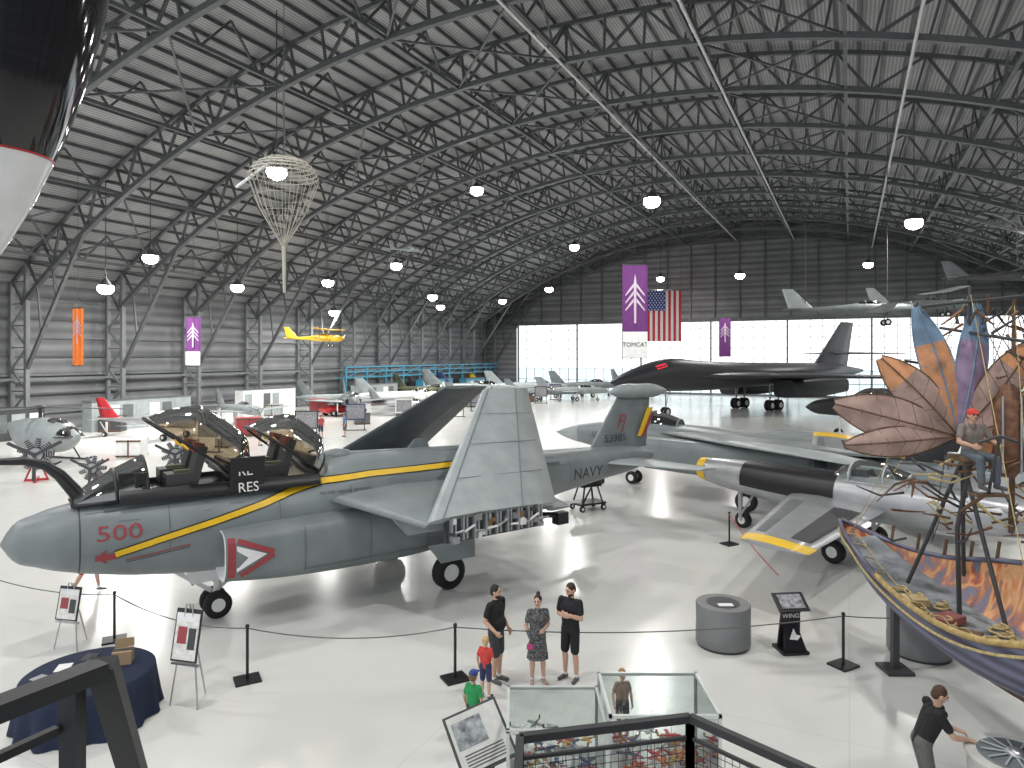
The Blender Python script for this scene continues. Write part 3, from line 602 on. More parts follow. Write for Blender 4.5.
mb.build('round_table',loc=(-7.15,11.55,0))
mb=MB(); CB=M('cardboard',(.35,.25,.15),.8); mb.box((0,0,.11),(.3,.24,.22),CB); mb.box((0,0,.225),(.32,.1,.01),DK); mb.box((0,.13,.3),(.3,.01,.15),CB); mb.build('cardboard_box',loc=(-6.75,11.85,.765),rz=.3)
# ---------------------------------------------------------------- display cases
FRM=M('case_frame',(.62,.66,.64),.35,.3)
def case(x0,x1,y0,y1,z1,seed):
    rnd=random.Random(seed); mb=MB(); w=x1-x0;d=y1-y0; b=.6
    mb.box((w/2,d/2,b/2),(w,d,b),M('case_base',(.6,.61,.6),.5)); t=.04
    for x in(0,w):
        for y in(0,d): mb.box((x,y,(b+z1)/2),(t,t,z1-b),FRM)
    for z in(b,z1):
        for y in(0,d): mb.box((w/2,y,z),(w+t,t,t),FRM)
        for x in(0,w): mb.box((x,d/2,z),(t,d+t,t),FRM)
    mb.add([(0,0,z1),(w,0,z1),(w,d,z1),(0,d,z1)],[(0,1,2,3)],CLR)
    for q in(((0,0),(w,0)),((w,0),(w,d)),((w,d),(0,d)),((0,d),(0,0))): mb.add([q[0]+(b,),q[1]+(b,),q[1]+(z1,),q[0]+(z1,)],[(0,1,2,3)],CLR)
    cols=[RED,WHT,M('model_brown',(.25,.1,.04),.6),NAVYB,M('model_gold',(.5,.3,.08),.5),ORG,SILV,REDD]
    mb.box((w/2,d/2,b+.03),(w*.6,d*.5,.06),WHT); 
    for i in range(44):
            cx=rnd.uniform(.14,w-.14); cy=rnd.uniform(.14,d-.14); z=b+(.02 if i<18 else .0); m=rnd.choice(cols); a=rnd.uniform(0,6.28); ca,sa=math.cos(a),math.sin(a); q=rnd.uniform(.08,.16); h=rnd.uniform(.08,.6 if i>17 else .2)
            mb.tube([(cx-ca*q,cy-sa*q,z+h),(cx-ca*q*.5,cy-sa*q*.5,z+h),(cx+ca*q,cy+sa*q,z+h+.01)],[.008,.024,.008],m,8)
            mb.beam((cx+sa*q,cy-ca*q,z+h),(cx-sa*q,cy+ca*q,z+h),.05,m,.008); mb.beam((cx+ca*q,cy+sa*q,z+h),(cx+ca*q*1.1,cy+sa*q*1.1,z+h+.06),.008,rnd.choice(cols),.03); mb.tube([(cx,cy,z),(cx,cy,z+h)],.005,STEEL,5)
            mb.cyl((cx,cy),.03,z-.005,z+.01,DK,10)
    mb.build('glass_display_case',loc=(x0,y0,0))
case(-.05,1.18,8.45,9.55,1.45,1); case(1.24,2.62,8.6,9.75,1.55,2)
mb=MB(); R=Matrix.Rotation(R_(38),3,'X')@Matrix.Rotation(R_(24),3,'Z'); pc=Vector((0,0,1.15)); mb.box(pc,(.75,.8,.03),DK,R=R)
mb.box(pc+R@Vector((0,0,.02)),(.68,.73,.01),M('panel_pale',(.6,.6,.57),.5,0,.1,6),R=R)
mb.box(pc+R@Vector((-.1,.1,.028)),(.4,.35,.008),M('panel_photo',(.25,.27,.28),.5,0,.8,9),R=R)
for k in range(5): mb.box(pc+R@Vector((.0,-.16-.04*k,.028)),(.52,.012,.006),DK,R=R)
mb.tube([(-.2,.15,0),(-.15,.08,1.12)],.025,BLK); mb.tube([(.2,.15,0),(.15,.08,1.12)],.025,BLK); mb.build('tilted_information_panel',loc=(-.42,8.85,0))
# ---------------------------------------------------------------- mezzanine railings
RL=M('rail_black',(.03,.031,.034),.45)
mb=MB()
def rail(a,b,zf,mesh=True,w=.035):
    a=Vector(a);b=Vector(b); mb.beam(a,b,w,RL); 
    for p in(a,b): mb.beam(p,(p.x,p.y,zf),w,RL)
    lo=Vector((0,0,-.9)); mb.beam(a+lo,b+lo,.03,RL); mb.beam(a+Vector((0,0,-.09)),b+Vector((0,0,-.09)),.015,RL)
    if mesh:
        n=int((b-a).length/.035)
        for i in range(1,n): p=a.lerp(b,i/n); mb.beam(p+Vector((0,0,-.09)),p+lo,.0025,RL)
        for k in range(1,23): mb.beam(a+Vector((0,0,-.09-.035*k)),b+Vector((0,0,-.09-.035*k)),.0025,RL)
rail((.035,3.03,4.4),(.834,3.2,4.4),3.35); rail((.834,3.2,4.4),(1.25,2.75,4.4),3.35); rail((.035,3.03,4.4),(.0,2.2,4.4),3.35,False)
mb.plate([(-.1,3.06,3.3),(-.1,1,3.3),(1.6,1,3.3),(1.27,2.78,3.3),(.84,3.22,3.3)],.08,DK)
for p in((0,2.8),(.8,2.9),(0,1.2),(1.3,1.3)): mb.beam((p[0],p[1],0),(p[0],p[1],3.28),.12,RL)
mb.build('stair_landing')
mb=MB(); A=Vector((-.745,1.24,5.53))
mb.beam(A,(-1.2,.45,5.53),.045,RL,.03); mb.beam(A+Vector((0,0,.01)),(-.92,1.95,4.35),.045,RL,.03); mb.beam(A-Vector((.04,.02,0)),(A.x-.04,A.y-.02,4.4),.03,RL)
mb.beam((-.80,1.2,5.44),(-1.2,.45,5.44),.015,RL)
mb.beam((-1.2,.45,5.55),(-1.2,.45,4.4),.04,RL); mb.beam((-.92,1.95,4.37),(-.92,1.95,3.4),.04,RL)
mb.box((-.3,-1.2,4.32),(4.5,4.0,.15),DK)
for p in((-2.2,.6),(1.6,.6),(-2.2,-3),(1.6,-3)): mb.beam((p[0],p[1],0),(p[0],p[1],4.25),.15,RL)
for i in range(6): mb.box((-.5,1.0+.2*i,4.2-.16*i),(.8,.24,.04),DK)
mb.build('mezzanine_platform')
# ---------------------------------------------------------------- ship sculpture
def flameM():
    m=bpy.data.materials.new('flame_painted_wood'); m.use_nodes=True; nt=m.node_tree; b=nt.nodes['Principled BSDF']; b.inputs['Roughness'].default_value=.6; L=nt.links.new
    tc=nt.nodes.new('ShaderNodeTexCoord'); sp=nt.nodes.new('ShaderNodeSeparateXYZ'); n=nt.nodes.new('ShaderNodeTexNoise'); n.inputs['Scale'].default_value=2.2; n.inputs['Distortion'].default_value=1.2
    mp=nt.nodes.new('ShaderNodeMapping'); mp.inputs['Scale'].default_value=(1,1,.45); L(tc.outputs['Object'],mp.inputs['Vector']); L(mp.outputs[0],n.inputs['Vector']); L(tc.outputs['Object'],sp.inputs[0])
    a=nt.nodes.new('ShaderNodeMath'); a.operation='MULTIPLY_ADD'; a.inputs[1].default_value=1.7; L(n.outputs['Fac'],a.inputs[0])
    z=nt.nodes.new('ShaderNodeMath'); z.operation='MULTIPLY_ADD'; z.inputs[1].default_value=-.55; z.inputs[2].default_value=.95; L(sp.outputs['Z'],z.inputs[0]); L(z.outputs[0],a.inputs[2])
    r=nt.nodes.new('ShaderNodeValToRGB'); e=r.color_ramp.elements; e[0].position=.25; e[0].color=(.16,.2,.25,1); e[1].position=.38; e[1].color=(.42,.09,.05,1)
    for p,c in((.5,(.70,.25,.10,1)),(.62,(.75,.42,.2,1)),(.75,(.5,.2,.12,1)),(.9,(.2,.2,.27,1))): q=e.new(p); q.color=c
    L(a.outputs[0],r.inputs['Fac']); L(r.outputs['Color'],b.inputs['Base Color']); return m
FLM=flameM(); HUL=stripeM('hull_planks',(.10,.09,.15),(.22,.24,.36),1.6,'Z',.6,0,.3,1.5); GOLD=M('gold_trim',(.38,.27,.10),.55,0,.4,8); WOOD=M('old_wood',(.14,.08,.045),.75,0,.4,6); TAN=M('tan_rope',(.5,.40,.20),.85,0,.3,20); RUST=M('rusty_metal',(.2,.1,.06),.6,.4,.4,8); DECKM=M('deck_mat',(.22,.24,.26),.8,0,.5,3)
mb=MB(); sx_=[0,.08,.2,.3,.5,.78,1.]
def itp(v,s): return float(hermite(sx_,v,s))
Fw=[.03,.28,.55,.75,.92,.98,.8]; Nw=[.03,.26,.52,.70,.86,.93,.7]
Fz=[2.38,2.28,2.2,2.25,2.6,3.05,3.3]; Nz=[2.38,2.33,2.30,2.20,2.0,2.15,2.75]; Kz=[2.2,1.85,1.5,1.3,1.15,1.2,1.5]
out=[];inn=[];Fp=[];Np=[]
for s in np.linspace(0,1,24):
    cx=7.42;cy=15.4-7.6*s; f=Vector((cx+itp(Fw,s),cy,itp(Fz,s))); nn=Vector((cx-itp(Nw,s),cy,itp(Nz,s))); k=Vector((cx,cy,itp(Kz,s)))
    def sect(t):
        r=[]
        for q in np.linspace(0,1,7): r.append(f.lerp(k,q)+Vector((1,0,-.3))*(.28*itp(Fw,s)*math.sin(pi*q))*t)
        for q in np.linspace(0,1,7)[1:]: r.append(k.lerp(nn,q)+Vector((-1,0,-.3))*(.28*itp(Nw,s)*math.sin(pi*q))*t)
        return r
    out.append(sect(1)); inn.append([p+Vector((0,0,.05)) for p in sect(.86)]); Fp.append(f); Np.append(nn)
mb.loft(out,HUL,closed=False); mb.loft([r[:7] for r in inn],FLM,closed=False); mb.loft([r[6:] for r in inn],HUL,closed=False)
mb.tube(Np[:10],.045,HUL,8); mb.tube(Np[9:],.05,GOLD,8); mb.tube(Fp,.045,HUL,8); mb.tube([p-Vector((.02,0,.16)) for p in Np],.025,TAN,6)
mb.tube([r[6]+Vector((0,0,-.03)) for r in out],.06,WOOD,8)
mb.loft([[(7.42-itp(Nw,s)*.74,15.4-7.6*s,itp(Kz,s)+.5),(7.42+itp(Fw,s)*.74,15.4-7.6*s,itp(Kz,s)+.56)] for s in np.linspace(.12,.97,14)],DECKM,closed=False)
rnd=random.Random(3)
for k in range(11):
    c=Vector((6.85+rnd.random()*.9,12.4-k*.32,itp(Kz,.4+.042*k)+.56)); r0=.14+.12*rnd.random()
    mb.tube([c+Vector((r0*(1-.03*i)*math.cos(i*.6),r0*(1-.03*i)*math.sin(i*.6),.006*i)) for i in range(24)],.022,TAN,5)
for k in range(4): 
    s=.45+.1*k; mb.box((7.0+.15*(k%2),15.4-7.6*s,itp(Kz,s)+.62),(.5,.3,.12),(TAN,M('rug_red',(.3,.1,.1),.9),WOOD,GOLD)[k],rz=.4*k)
for k in range(10):
    s=.15+.08*k; p=Vector((7.42-itp(Nw,s),15.4-7.6*s,itp(Nz,s))); q=Vector((7.42+itp(Fw,s),15.4-7.6*s-.1,itp(Fz,s)))
    mb.tube([p+Vector((0,0,.06)),p+Vector((.25,.1,.0)),p+Vector((.3,-.2,-.15))],.015,TAN,5)
    mb.tube([q,q+Vector((.05,0,.35))],.03,WOOD,6)
mb.beam((7.4,13.2,1.35),(7.4,13.2,0),.12,DK); mb.beam((7.4,9.6,1.2),(7.4,9.6,0),.12,DK); mb.box((7.4,13.2,.03),(.5,.5,.06),DK); mb.box((7.4,9.6,.03),(.5,.5,.06),DK)
for p in((7.3,12.6,1.9),(8.2,12.4,2.1),(7.9,10.9,1.7)): mb.tube([p,(7.75,11.75,4.3)],.035,DK,8)
mb.tube([(7.95,12.0,3.6),(8.05,12.0,7.3)],[.05,.03],DK,8); mb.tube([(8.7,11.9,3.0),(8.75,11.9,7.1)],[.05,.03],WOOD,8)
mb.tube([(7.2,12.0,6.95),(9.6,11.8,7.2)],.03,DK,6); mb.tube([(6.9,12,6.0),(9.3,12,5.6)],.025,DK,6); mb.tube([(7.9,12.6,6.6),(8.2,10.8,6.3)],.03,DK,6)
for i in range(60):
    a=Vector((7.7+rnd.uniform(-1.1,1.3),11.6+rnd.uniform(-.5,.6),rnd.uniform(2.9,4.4))); b=a+Vector((rnd.uniform(-.8,.8),rnd.uniform(-.3,.3),rnd.uniform(-.4,.4)))
    mb.tube([a,a.lerp(b,.5)+Vector((0,0,rnd.uniform(-.12,.12))),b],[.026,.02,.01],(WOOD,DK,RUST,TAN)[i%4],6)
for i in range(26):
    a=Vector((8.3+rnd.uniform(-.7,1.2),11.7+rnd.uniform(-.3,.4),rnd.uniform(5.6,7.2))); b=a+Vector((rnd.uniform(-.5,.5),rnd.uniform(-.2,.2),rnd.uniform(-.4,.4)))
    mb.tube([a,b],[.03,.015],(DK,RUST)[i%2],6)
for p in((7.1,9.2,2.2),(9.0,9.5,3.2),(7.3,14.6,2.4),(8.3,13.5,2.4),(8.5,10,3)):
    for q in((8.05,12,7.2),(8.75,11.9,7.0)): mb.tube([p,q],.008,TAN if p[0]<8 else DK,4)
mb.tube([(8.55,11.8,4.0),(8.55,11.8,4.25),(8.55,11.8,5.3),(8.55,11.8,5.6)],[.12,.32,.3,.1],RUST,14)
for a in np.linspace(0,2*pi,9)[:-1]: mb.tube([(8.55+.34*math.cos(a),11.8+.34*math.sin(a),4.1),(8.55+.34*math.cos(a),11.8+.34*math.sin(a),5.4)],.02,SILV,5)
LP=M('leaf_pink',(.42,.29,.25),.7,0,.3,2.5); LO=M('leaf_orange',(.55,.26,.13),.7,0,.35,3); LB=M('leaf_blue',(.16,.24,.34),.7,0,.35,3); LV=M('leaf_purple',(.26,.18,.28),.7,0,.4,3)
def leaf(h,t,wd,mat,rim,bul=.1,tipm=None):
    h=Vector(h);t=Vector(t);d=t-h; L=d.length; d.normalize(); n0=Vector((0,-1,0)); sd=d.cross(n0).normalized(); rg=[]; ed1=[];ed2=[]
    for i in range(15):
        f=i/14; w=wd*max(.02,math.sin(pi*min(1,f**1.15*.93+.03)))**.8; c=h+d*L*f+n0*bul*math.sin(pi*f)
        rg.append([c-sd*w,c-sd*w*.5+n0*.04,c+n0*.07,c+sd*w*.5+n0*.04,c+sd*w]); ed1.append(c-sd*w);ed2.append(c+sd*w)
    mb.loft(rg[:11],mat,closed=False); mb.loft(rg[10:],tipm or mat,closed=False); mb.tube(ed1,.014,rim,5); mb.tube(ed2,.014,rim,5); mb.tube([r[2] for r in rg],.016,rim,5)
    for i in(3,5,7,9,11):
        mb.tube([rg[i][2],rg[min(14,i+1)][0]],.006,rim,4); mb.tube([rg[i][2],rg[min(14,i+1)][4]],.006,rim,4)
hb=(7.7,11.85,4.7)
for t,w,m,r,tm in(((5.6,11.9,5.25),.38,LP,WOOD,None),((6.45,12.0,6.05),.34,LP,WOOD,LO),((7.15,12.1,6.95),.30,LO,LB,LB),((8.25,12.1,7.0),.28,LV,LB,LB),((9.1,12.0,6.3),.34,LP,WOOD,LO),((9.5,11.9,5.3),.4,LP,WOOD,None),((9.3,11.9,4.4),.35,LO,WOOD,LP),((5.75,11.8,4.55),.26,LP,WOOD,None)): leaf(hb,t,w,m,r,tipm=tm)
mb.box((7.5,11.15,4.42),(.5,.45,.06),WOOD); mb.tube([(7.5,11.15,4.4),(7.5,11.5,3.2),(7.6,11.6,1.7)],.04,DK,6); mb.tube([(7.5,11.3,4.4),(7.5,11.4,4.9)],.03,WOOD,6)
mb.box((7.5,10.75,3.9),(.5,.2,.04),WOOD); mb.tube([(7.5,10.8,3.9),(7.5,11.4,3.5)],.03,WOOD,6)
mb.tube([(7.2,10.55,4.75),(7.5,10.5,4.85),(7.8,10.55,4.75)],.025,DK,6); mb.tube([(7.5,10.5,4.85),(7.5,10.75,3.92)],.025,DK,6)
mb.build('flying_ship_sculpture')
mb=MB(); mb.tube([(0,0,0),(0,0,.03),(0,0,.95),(0,0,1.0),(0,0,1.02)],[.5,.52,.52,.56,.54],M('pale_drum',(.5,.5,.48),.4),36)
mb.tube([(0,0,1.02),(0,0,1.035)],[.42,.4],GUND,30); mb.ell((0,0,1.05),(.12,.12,.07),STEEL)
for k in range(12): mb.tube([(.1*math.cos(k*.5236),.1*math.sin(k*.5236),1.05),(.38*math.cos(k*.5236+.15),.38*math.sin(k*.5236+.15),1.05)],.014,GUNL,6)
mb.build('exhibit_drum_table',loc=(6.38,8.65,0))
# ---------------------------------------------------------------- people
import bmesh
def person(name,loc,heading,H=1.75,pose=None,shirt=(.02,.02,.022),pants=(.06,.06,.065),skin=(.55,.33,.24),hair=(.03,.02,.015),shoe=(.08,.08,.08),dress=None,longpants=False,head=(0,0),child=False,cap=None,bun=False,bald=False,z=0,long_hair=False):
    pose=pose or {}; g=pose.get
    cn=lambda p,c:'%s_%d_%d_%d'%(p,c[0]*999,c[1]*999,c[2]*999)
    mats={'skin':M(cn('skin',skin),skin,.55,0,.04),'shirt':M(cn('shirt',shirt),shirt,.85,0,.12,8),'pants':M(cn('trousers',pants),pants,.85,0,.12,8),'hair':M(cn('hair',hair),hair,.7,0,.3,30),'shoe':M(cn('shoe',shoe),shoe,.6),'eye':M('eye_dark',(.02,.015,.01),.2),'lip':M('lips',(.4,.13,.11),.5),'cap':M(cn('cap',cap or (.1,.1,.1)),cap or (.1,.1,.1),.7),'sock':WHT}
    if dress: 
        dm=M('floral_dress',dress,.85,0,1.6,28); mats['shirt']=dm; mats['pants']=dm
    keys=list(mats); P=[]
    fem=1 if dress or g('fem') else 0; sw=.165 if fem else .185
    if child: sw=.15
    def cap_(a,b,ra,rb,l): P.append(('c',Vector(a),Vector(b),ra,rb,l))
    def el(c,r,l,R=None): P.append(('e',Vector(c),Vector(r),R,l))
    pel=Vector(g('pelvis',(0,0,.95))); ch=Vector(g('chest',(0,.0,1.30))); nk=Vector(g('neck',(0,.01,1.47)))
    ax=(ch-pel).normalized()
    tw=.9 if fem else 1.0
    for sx in(-1,1):
        cap_(pel+Vector((sx*.065,0,.0)),pel+Vector((sx*.06,0,0))+ax*.14,.112*tw,.098*tw,'pants')
        cap_(pel+Vector((sx*.06,0,0))+ax*.08,ch+Vector((sx*.075,0,0)),.105*tw,.118*tw,'shirt')
        cap_(ch+Vector((sx*.06,0,.05)),nk+Vector((sx*.11,0,-.055)),.11*tw,.06,'shirt')
    cap_(pel,ch,.115*tw,.125*tw,'shirt'); cap_(ch,nk-Vector((0,0,.03)),.12*tw,.07,'shirt')
    if g('belly'): el(pel.lerp(ch,.35)+Vector((0,-.05,0)),(.16,.15,.15),'shirt')
    if fem: 
        for sx in(-1,1): el(ch+Vector((sx*.07,-.09,-.0)),(.065,.06,.065),'shirt')
    hs=1.22 if child else 1.0
    hr=Matrix.Rotation(R_(head[0]),3,'Z')@Matrix.Rotation(R_(head[1]),3,'X')
    hc0=nk+Vector((0,-.01,.155*hs))
    def hp(v): return hc0+hr@(Vector(v)*hs)
    cap_(nk-Vector((0,0,.04)),hp((0,.015,-.07)),.058,.05,'skin')
    el(hp((0,0,0)),Vector((.074,.093,.105))*hs,'skin',hr); el(hp((0,-.028,-.065)),Vector((.052,.058,.048))*hs,'skin',hr)
    cap_(hp((0,-.09,.012)),hp((0,-.112,-.022)),.009*hs,.014*hs,'skin')
    for sx in(-1,1):
        el(hp((sx*.077,.01,-.01)),Vector((.014,.02,.032))*hs,'skin',hr); el(hp((sx*.030,-.082,.012)),Vector((.015,.012,.009))*hs,'eye',hr)
        el(hp((sx*.030,-.088,.035)),Vector((.018,.006,.005))*hs,'hair',hr)
    el(hp((0,-.090,-.052)),Vector((.024,.010,.007))*hs,'lip',hr)
    if not bald: el(hp((0,.020,.030)),Vector((.083,.092,.092))*hs,'hair',hr); el(hp((0,.045,-.02)),Vector((.072,.065,.07))*hs,'hair',hr)
    if g('beard'): el(hp((0,-.035,-.078)),Vector((.055,.058,.045))*hs,'hair',hr)
    if bun: el(hp((0,.05,.135)),Vector((.042,.042,.04))*hs,'hair',hr)
    if long_hair: cap_(hp((0,.06,-.0)),hp((0,.08,-.16)),.06,.045,'hair')
    if cap: 
        el(hp((0,.008,.045)),Vector((.088,.102,.08))*hs,'cap',hr); el(hp((0,-.12,.045)),Vector((.06,.065,.012))*hs,'cap',hr)
    for sx,nm in((-1,'R'),(1,'L')):
        hip=pel+Vector((sx*.085,0,-.03)); kn=Vector(g('knee'+nm,(sx*.105,-.02,.50))); an=Vector(g('ank'+nm,(sx*.115,.015,.085)))
        th=.088 if not fem else .082
        if longpants: cap_(hip,kn,th+.01,.07,'pants'); cap_(kn,an+Vector((0,0,.03)),.068,.058,'pants')
        elif dress: cap_(hip,kn,th,.052,'skin'); 
        else: 
            mid=hip.lerp(kn,.88); cap_(hip,mid,th+.012,.082,'pants'); cap_(hip,kn,th-.01,.054,'skin')
        if not longpants:
            cf=kn.lerp(an,.3)+Vector((0,.015,0)); cap_(kn,cf,.052,.056,'skin'); cap_(cf,an,.056,.036,'skin'); cap_(an+Vector((0,0,.02)),an,.042,.042,'sock')
        td=Vector(g('toe'+nm,(sx*.03,-.17,0))); 
        el(an+Vector((0,.02,-.04)),(.042,.05,.045),'shoe'); cap_(an+Vector((0,.02,-.045)),an+td+Vector((0,0,-.05)),.042,.034,'shoe')
    if dress: P.append(('k',pel+Vector((0,0,.12)),pel+Vector((0,0,-.46)),.135,.215,'pants'))
    for sx,nm in((-1,'R'),(1,'L')):
        sh=ch+Vector((sx*sw,0,.12)); eb=Vector(g('elb'+nm,(sx*.245,.03,1.14))); wr=Vector(g('wri'+nm,(sx*.25,-.07,.90)))
        a0=.05 if not fem else .042
        if child: a0=.046
        cap_(sh,sh.lerp(eb,.62),a0+.014,a0+.012,'shirt'); cap_(sh,eb,a0,.039,'skin'); mdl=eb.lerp(wr,.3)
        if g('longsleeve'): cap_(sh,eb,a0+.01,.05,'shirt'); cap_(eb,wr,.048,.036,'shirt')
        cap_(eb,mdl,.038,.040,'skin'); cap_(mdl,wr,.040,.027,'skin')
        d=(wr-eb).normalized(); 
        if g('hd'+nm): d=Vector(g('hd'+nm)).normalized()
        inn_=Vector(g('pn'+nm,(-sx,0,0))); inn_=(inn_-d*inn_.dot(d)).normalized(); sd=d.cross(inn_).normalized()
        if sd.y>0: sd=-sd
        cap_(wr+sd*.014,wr+d*.075+sd*.026,.019,.017,'skin'); cap_(wr-sd*.014,wr+d*.07-sd*.026,.019,.016,'skin'); cap_(wr,wr+d*.075,.021,.018,'skin')
        for q,(o,l) in enumerate(((.032,.07),(.011,.08),(-.011,.074),(-.032,.058))):
            b0=wr+d*.075+sd*o; b1=b0+(d*.85+inn_*.4).normalized()*l*.5; b2=b1+(d*.45+inn_*.85).normalized()*l*.5
            cap_(b0,b1,.0095,.009,'skin'); cap_(b1,b2,.009,.008,'skin')
        b0=wr+d*.02+sd*.03; b1=b0+(sd*.7+d*.7+inn_*.2).normalized()*.04; cap_(b0,b1,.013,.0105,'skin'); cap_(b1,b1+(d*.9+inn_*.35).normalized()*.03,.0105,.009,'skin')
    tmp=MB(); DM=BLK
    for p in P:
        if p[0] in'ck':
            a,b,ra,rb=p[1:5]
            if p[0]=='k': 
                tmp.loft([[a.lerp(b,t)+Vector((math.cos(q)*(ra+(rb-ra)*t+(.012*math.sin(q*9)*t)),math.sin(q)*.8*(ra+(rb-ra)*t+(.012*math.sin(q*9)*t)),0)) for q in np.linspace(0,2*pi,36,endpoint=False)] for t in (0,.25,.5,.75,1)][::-1],DM); continue
            d=b-a
            if d.length<1e-4: d=Vector((0,0,1e-3))
            u=d.normalized(); pts=[];rs=[]
            for t in(-90,-60,-30,0): pts.append(a+u*ra*math.sin(R_(t))); rs.append(max(ra*math.cos(R_(t)),.001))
            for t in(0,30,60,90): pts.append(b+u*rb*math.sin(R_(t))); rs.append(max(rb*math.cos(R_(t)),.001))
            tmp.tube(pts,rs,DM,12)
        else: tmp.ell(p[1],p[2],DM,14,10,p[3])
    sc=H/1.75
    me=tmp.mesh('t'); ob=bpy.data.objects.new('t',me); C.objects.link(ob)
    bm=bmesh.new(); bm.from_mesh(me); bmesh.ops.remove_doubles(bm,verts=bm.verts,dist=1e-5); bmesh.ops.recalc_face_normals(bm,faces=bm.faces); bm.to_mesh(me); bm.free()
    rm=ob.modifiers.new('r','REMESH'); rm.mode='VOXEL'; rm.voxel_size=.0085
    sm=ob.modifiers.new('s','SMOOTH'); sm.factor=.5; sm.iterations=2
    bpy.context.view_layer.update()
    me2=bpy.data.meshes.new_from_object(ob.evaluated_get(bpy.context.evaluated_depsgraph_get())); bpy.data.objects.remove(ob)
    n=len(me2.polygons); cen=np.empty(n*3); me2.polygons.foreach_get('center',cen); cen=cen.reshape(-1,3)
    best=np.full(n,1e9); idx=np.zeros(n,int)
    for p in P:
        if p[0] in'ck':
            a=np.array(p[1]);b=np.array(p[2]); ab=b-a; t=np.clip(((cen-a)@ab)/max(ab@ab,1e-9),0,1); dd=np.linalg.norm(cen-(a+t[:,None]*ab),axis=1)-(p[3]+(p[4]-p[3])*t); l=p[5]
            if p[0]=='k': dd=np.where((cen[:,2]<b[2]-.02)|(cen[:,2]>a[2]),1,-.02+np.where(np.hypot(cen[:,0]-a[0],cen[:,1]-a[1])<.1,0.1,0))
        else:
            q=cen-np.array(p[1]); 
            if p[3]: q=q@np.array(p[3])
            r=np.array(p[2]); k0=np.linalg.norm(q/r,axis=1); k1=np.linalg.norm(q/(r*r),axis=1)+1e-9; dd=k0*(k0-1)/k1; l=p[4]
            if l in('eye','lip'): dd=dd-.003
        mk=dd<best; best[mk]=dd[mk]; idx[mk]=keys.index(l)
    me2.materials.clear()
    for kk in keys: me2.materials.append(mats[kk])
    me2.polygons.foreach_set('material_index',[int(v) for v in idx]); me2.polygons.foreach_set('use_smooth',[True]*n); me2.name=name; me2.update()
    o=bpy.data.objects.new(name,me2); C.objects.link(o); o.location=(loc[0],loc[1],z); o.rotation_euler=(0,0,R_(heading)); o.scale=(sc,)*3
    return o
person('standing_man',(-.30,12.75),55,1.82,{'elbR':(-.25,.06,1.15),'wriR':(-.2,-.14,.98),'elbL':(.25,.05,1.14),'wriL':(.22,-.12,.93),'kneeR':(-.09,-.07,.5),'ankR':(-.04,.02,.085),'belly':1,'beard':1},shirt=(.012,.012,.014),pants=(.05,.055,.06),hair=(.015,.012,.01),head=(20,5),skin=(.6,.37,.27))
person('standing_woman',(.48,12.72),8,1.64,{'elbR':(-.23,.05,1.13),'wriR':(-.17,-.1,.92),'elbL':(.22,.05,1.13),'wriL':(.10,-.17,1.12),'pnL':(0,1,0)},dress=(.09,.09,.095),skin=(.6,.38,.29),hair=(.03,.018,.012),bun=True,shoe=(.4,.3,.25),head=(-25,5))
person('standing_man',(1.10,12.85),-35,1.82,{'elbR':(-.24,-.02,1.15),'wriR':(-.02,-.2,1.2),'elbL':(.24,-.03,1.15),'wriL':(.05,-.22,1.24),'pnR':(0,1,0),'pnL':(0,1,0),'beard':1,'hdR':(1,-.1,.2),'hdL':(-1,0,.2)},shirt=(.014,.014,.018),pants=(.015,.016,.02),skin=(.6,.36,.26),hair=(.04,.02,.012),head=(-20,20))
person('standing_child',(-.47,12.15),160,1.08,{},shirt=(.6,.06,.05),pants=(.04,.05,.12),hair=(.6,.42,.2),skin=(.62,.4,.3),child=True)
person('standing_child',(-.60,10.65),150,1.16,{},shirt=(.03,.32,.10),pants=(.05,.06,.08),hair=(.2,.12,.06),skin=(.6,.38,.28),child=True,cap=(.03,.06,.25))
person('standing_child',(1.76,10.9),10,1.06,{},shirt=(.3,.2,.15),pants=(.05,.06,.08),hair=(.35,.2,.08),skin=(.6,.38,.28),child=True)
person('leaning_man',(5.55,9.15),80,1.74,{'pelvis':(0,.06,.93),'chest':(0,-.08,1.27),'neck':(0,-.16,1.42),'elbR':(-.22,-.25,1.12),'wriR':(-.12,-.47,1.06),'elbL':(.22,-.22,1.1),'wriL':(.14,-.44,1.05),'pnR':(0,0,-1),'pnL':(0,0,-1)},shirt=(.012,.012,.014),pants=(.12,.12,.11),hair=(.06,.03,.015),longpants=True,head=(0,28),skin=(.55,.34,.25))
person('walking_visitor',(-10.95,17.6),90,1.7,{'kneeL':(.1,-.2,.52),'ankL':(.1,-.25,.1),'kneeR':(-.1,.08,.5),'ankR':(-.1,.28,.13)},shirt=(.25,.25,.27),pants=(.45,.04,.04),skin=(.55,.33,.24))
person('seated_pilot_figure',(7.5,11.15),0,1.62,{'pelvis':(0,0,.62),'chest':(0,-.02,.97),'neck':(0,-.02,1.14),'kneeR':(-.14,-.42,.58),'kneeL':(.14,-.42,.58),'ankR':(-.13,-.45,.16),'ankL':(.13,-.45,.16),'elbR':(-.3,-.12,.84),'wriR':(-.24,-.4,.80),'elbL':(.3,-.12,.84),'wriL':(.24,-.4,.80)},shirt=(.2,.17,.15),pants=(.1,.12,.14),skin=(.5,.3,.2),cap=(.6,.05,.04),longpants=True,z=3.92)
mb=MB(); mb.box((0,0,0),(.12,.03,.09),M('pink_pouch',(.5,.05,.2),.6)); mb.tube([(-.05,0,.04),(0,0,.12),(.05,0,.04)],.006,DK,5); mb.build('handbag',loc=(.33,12.5,.76))
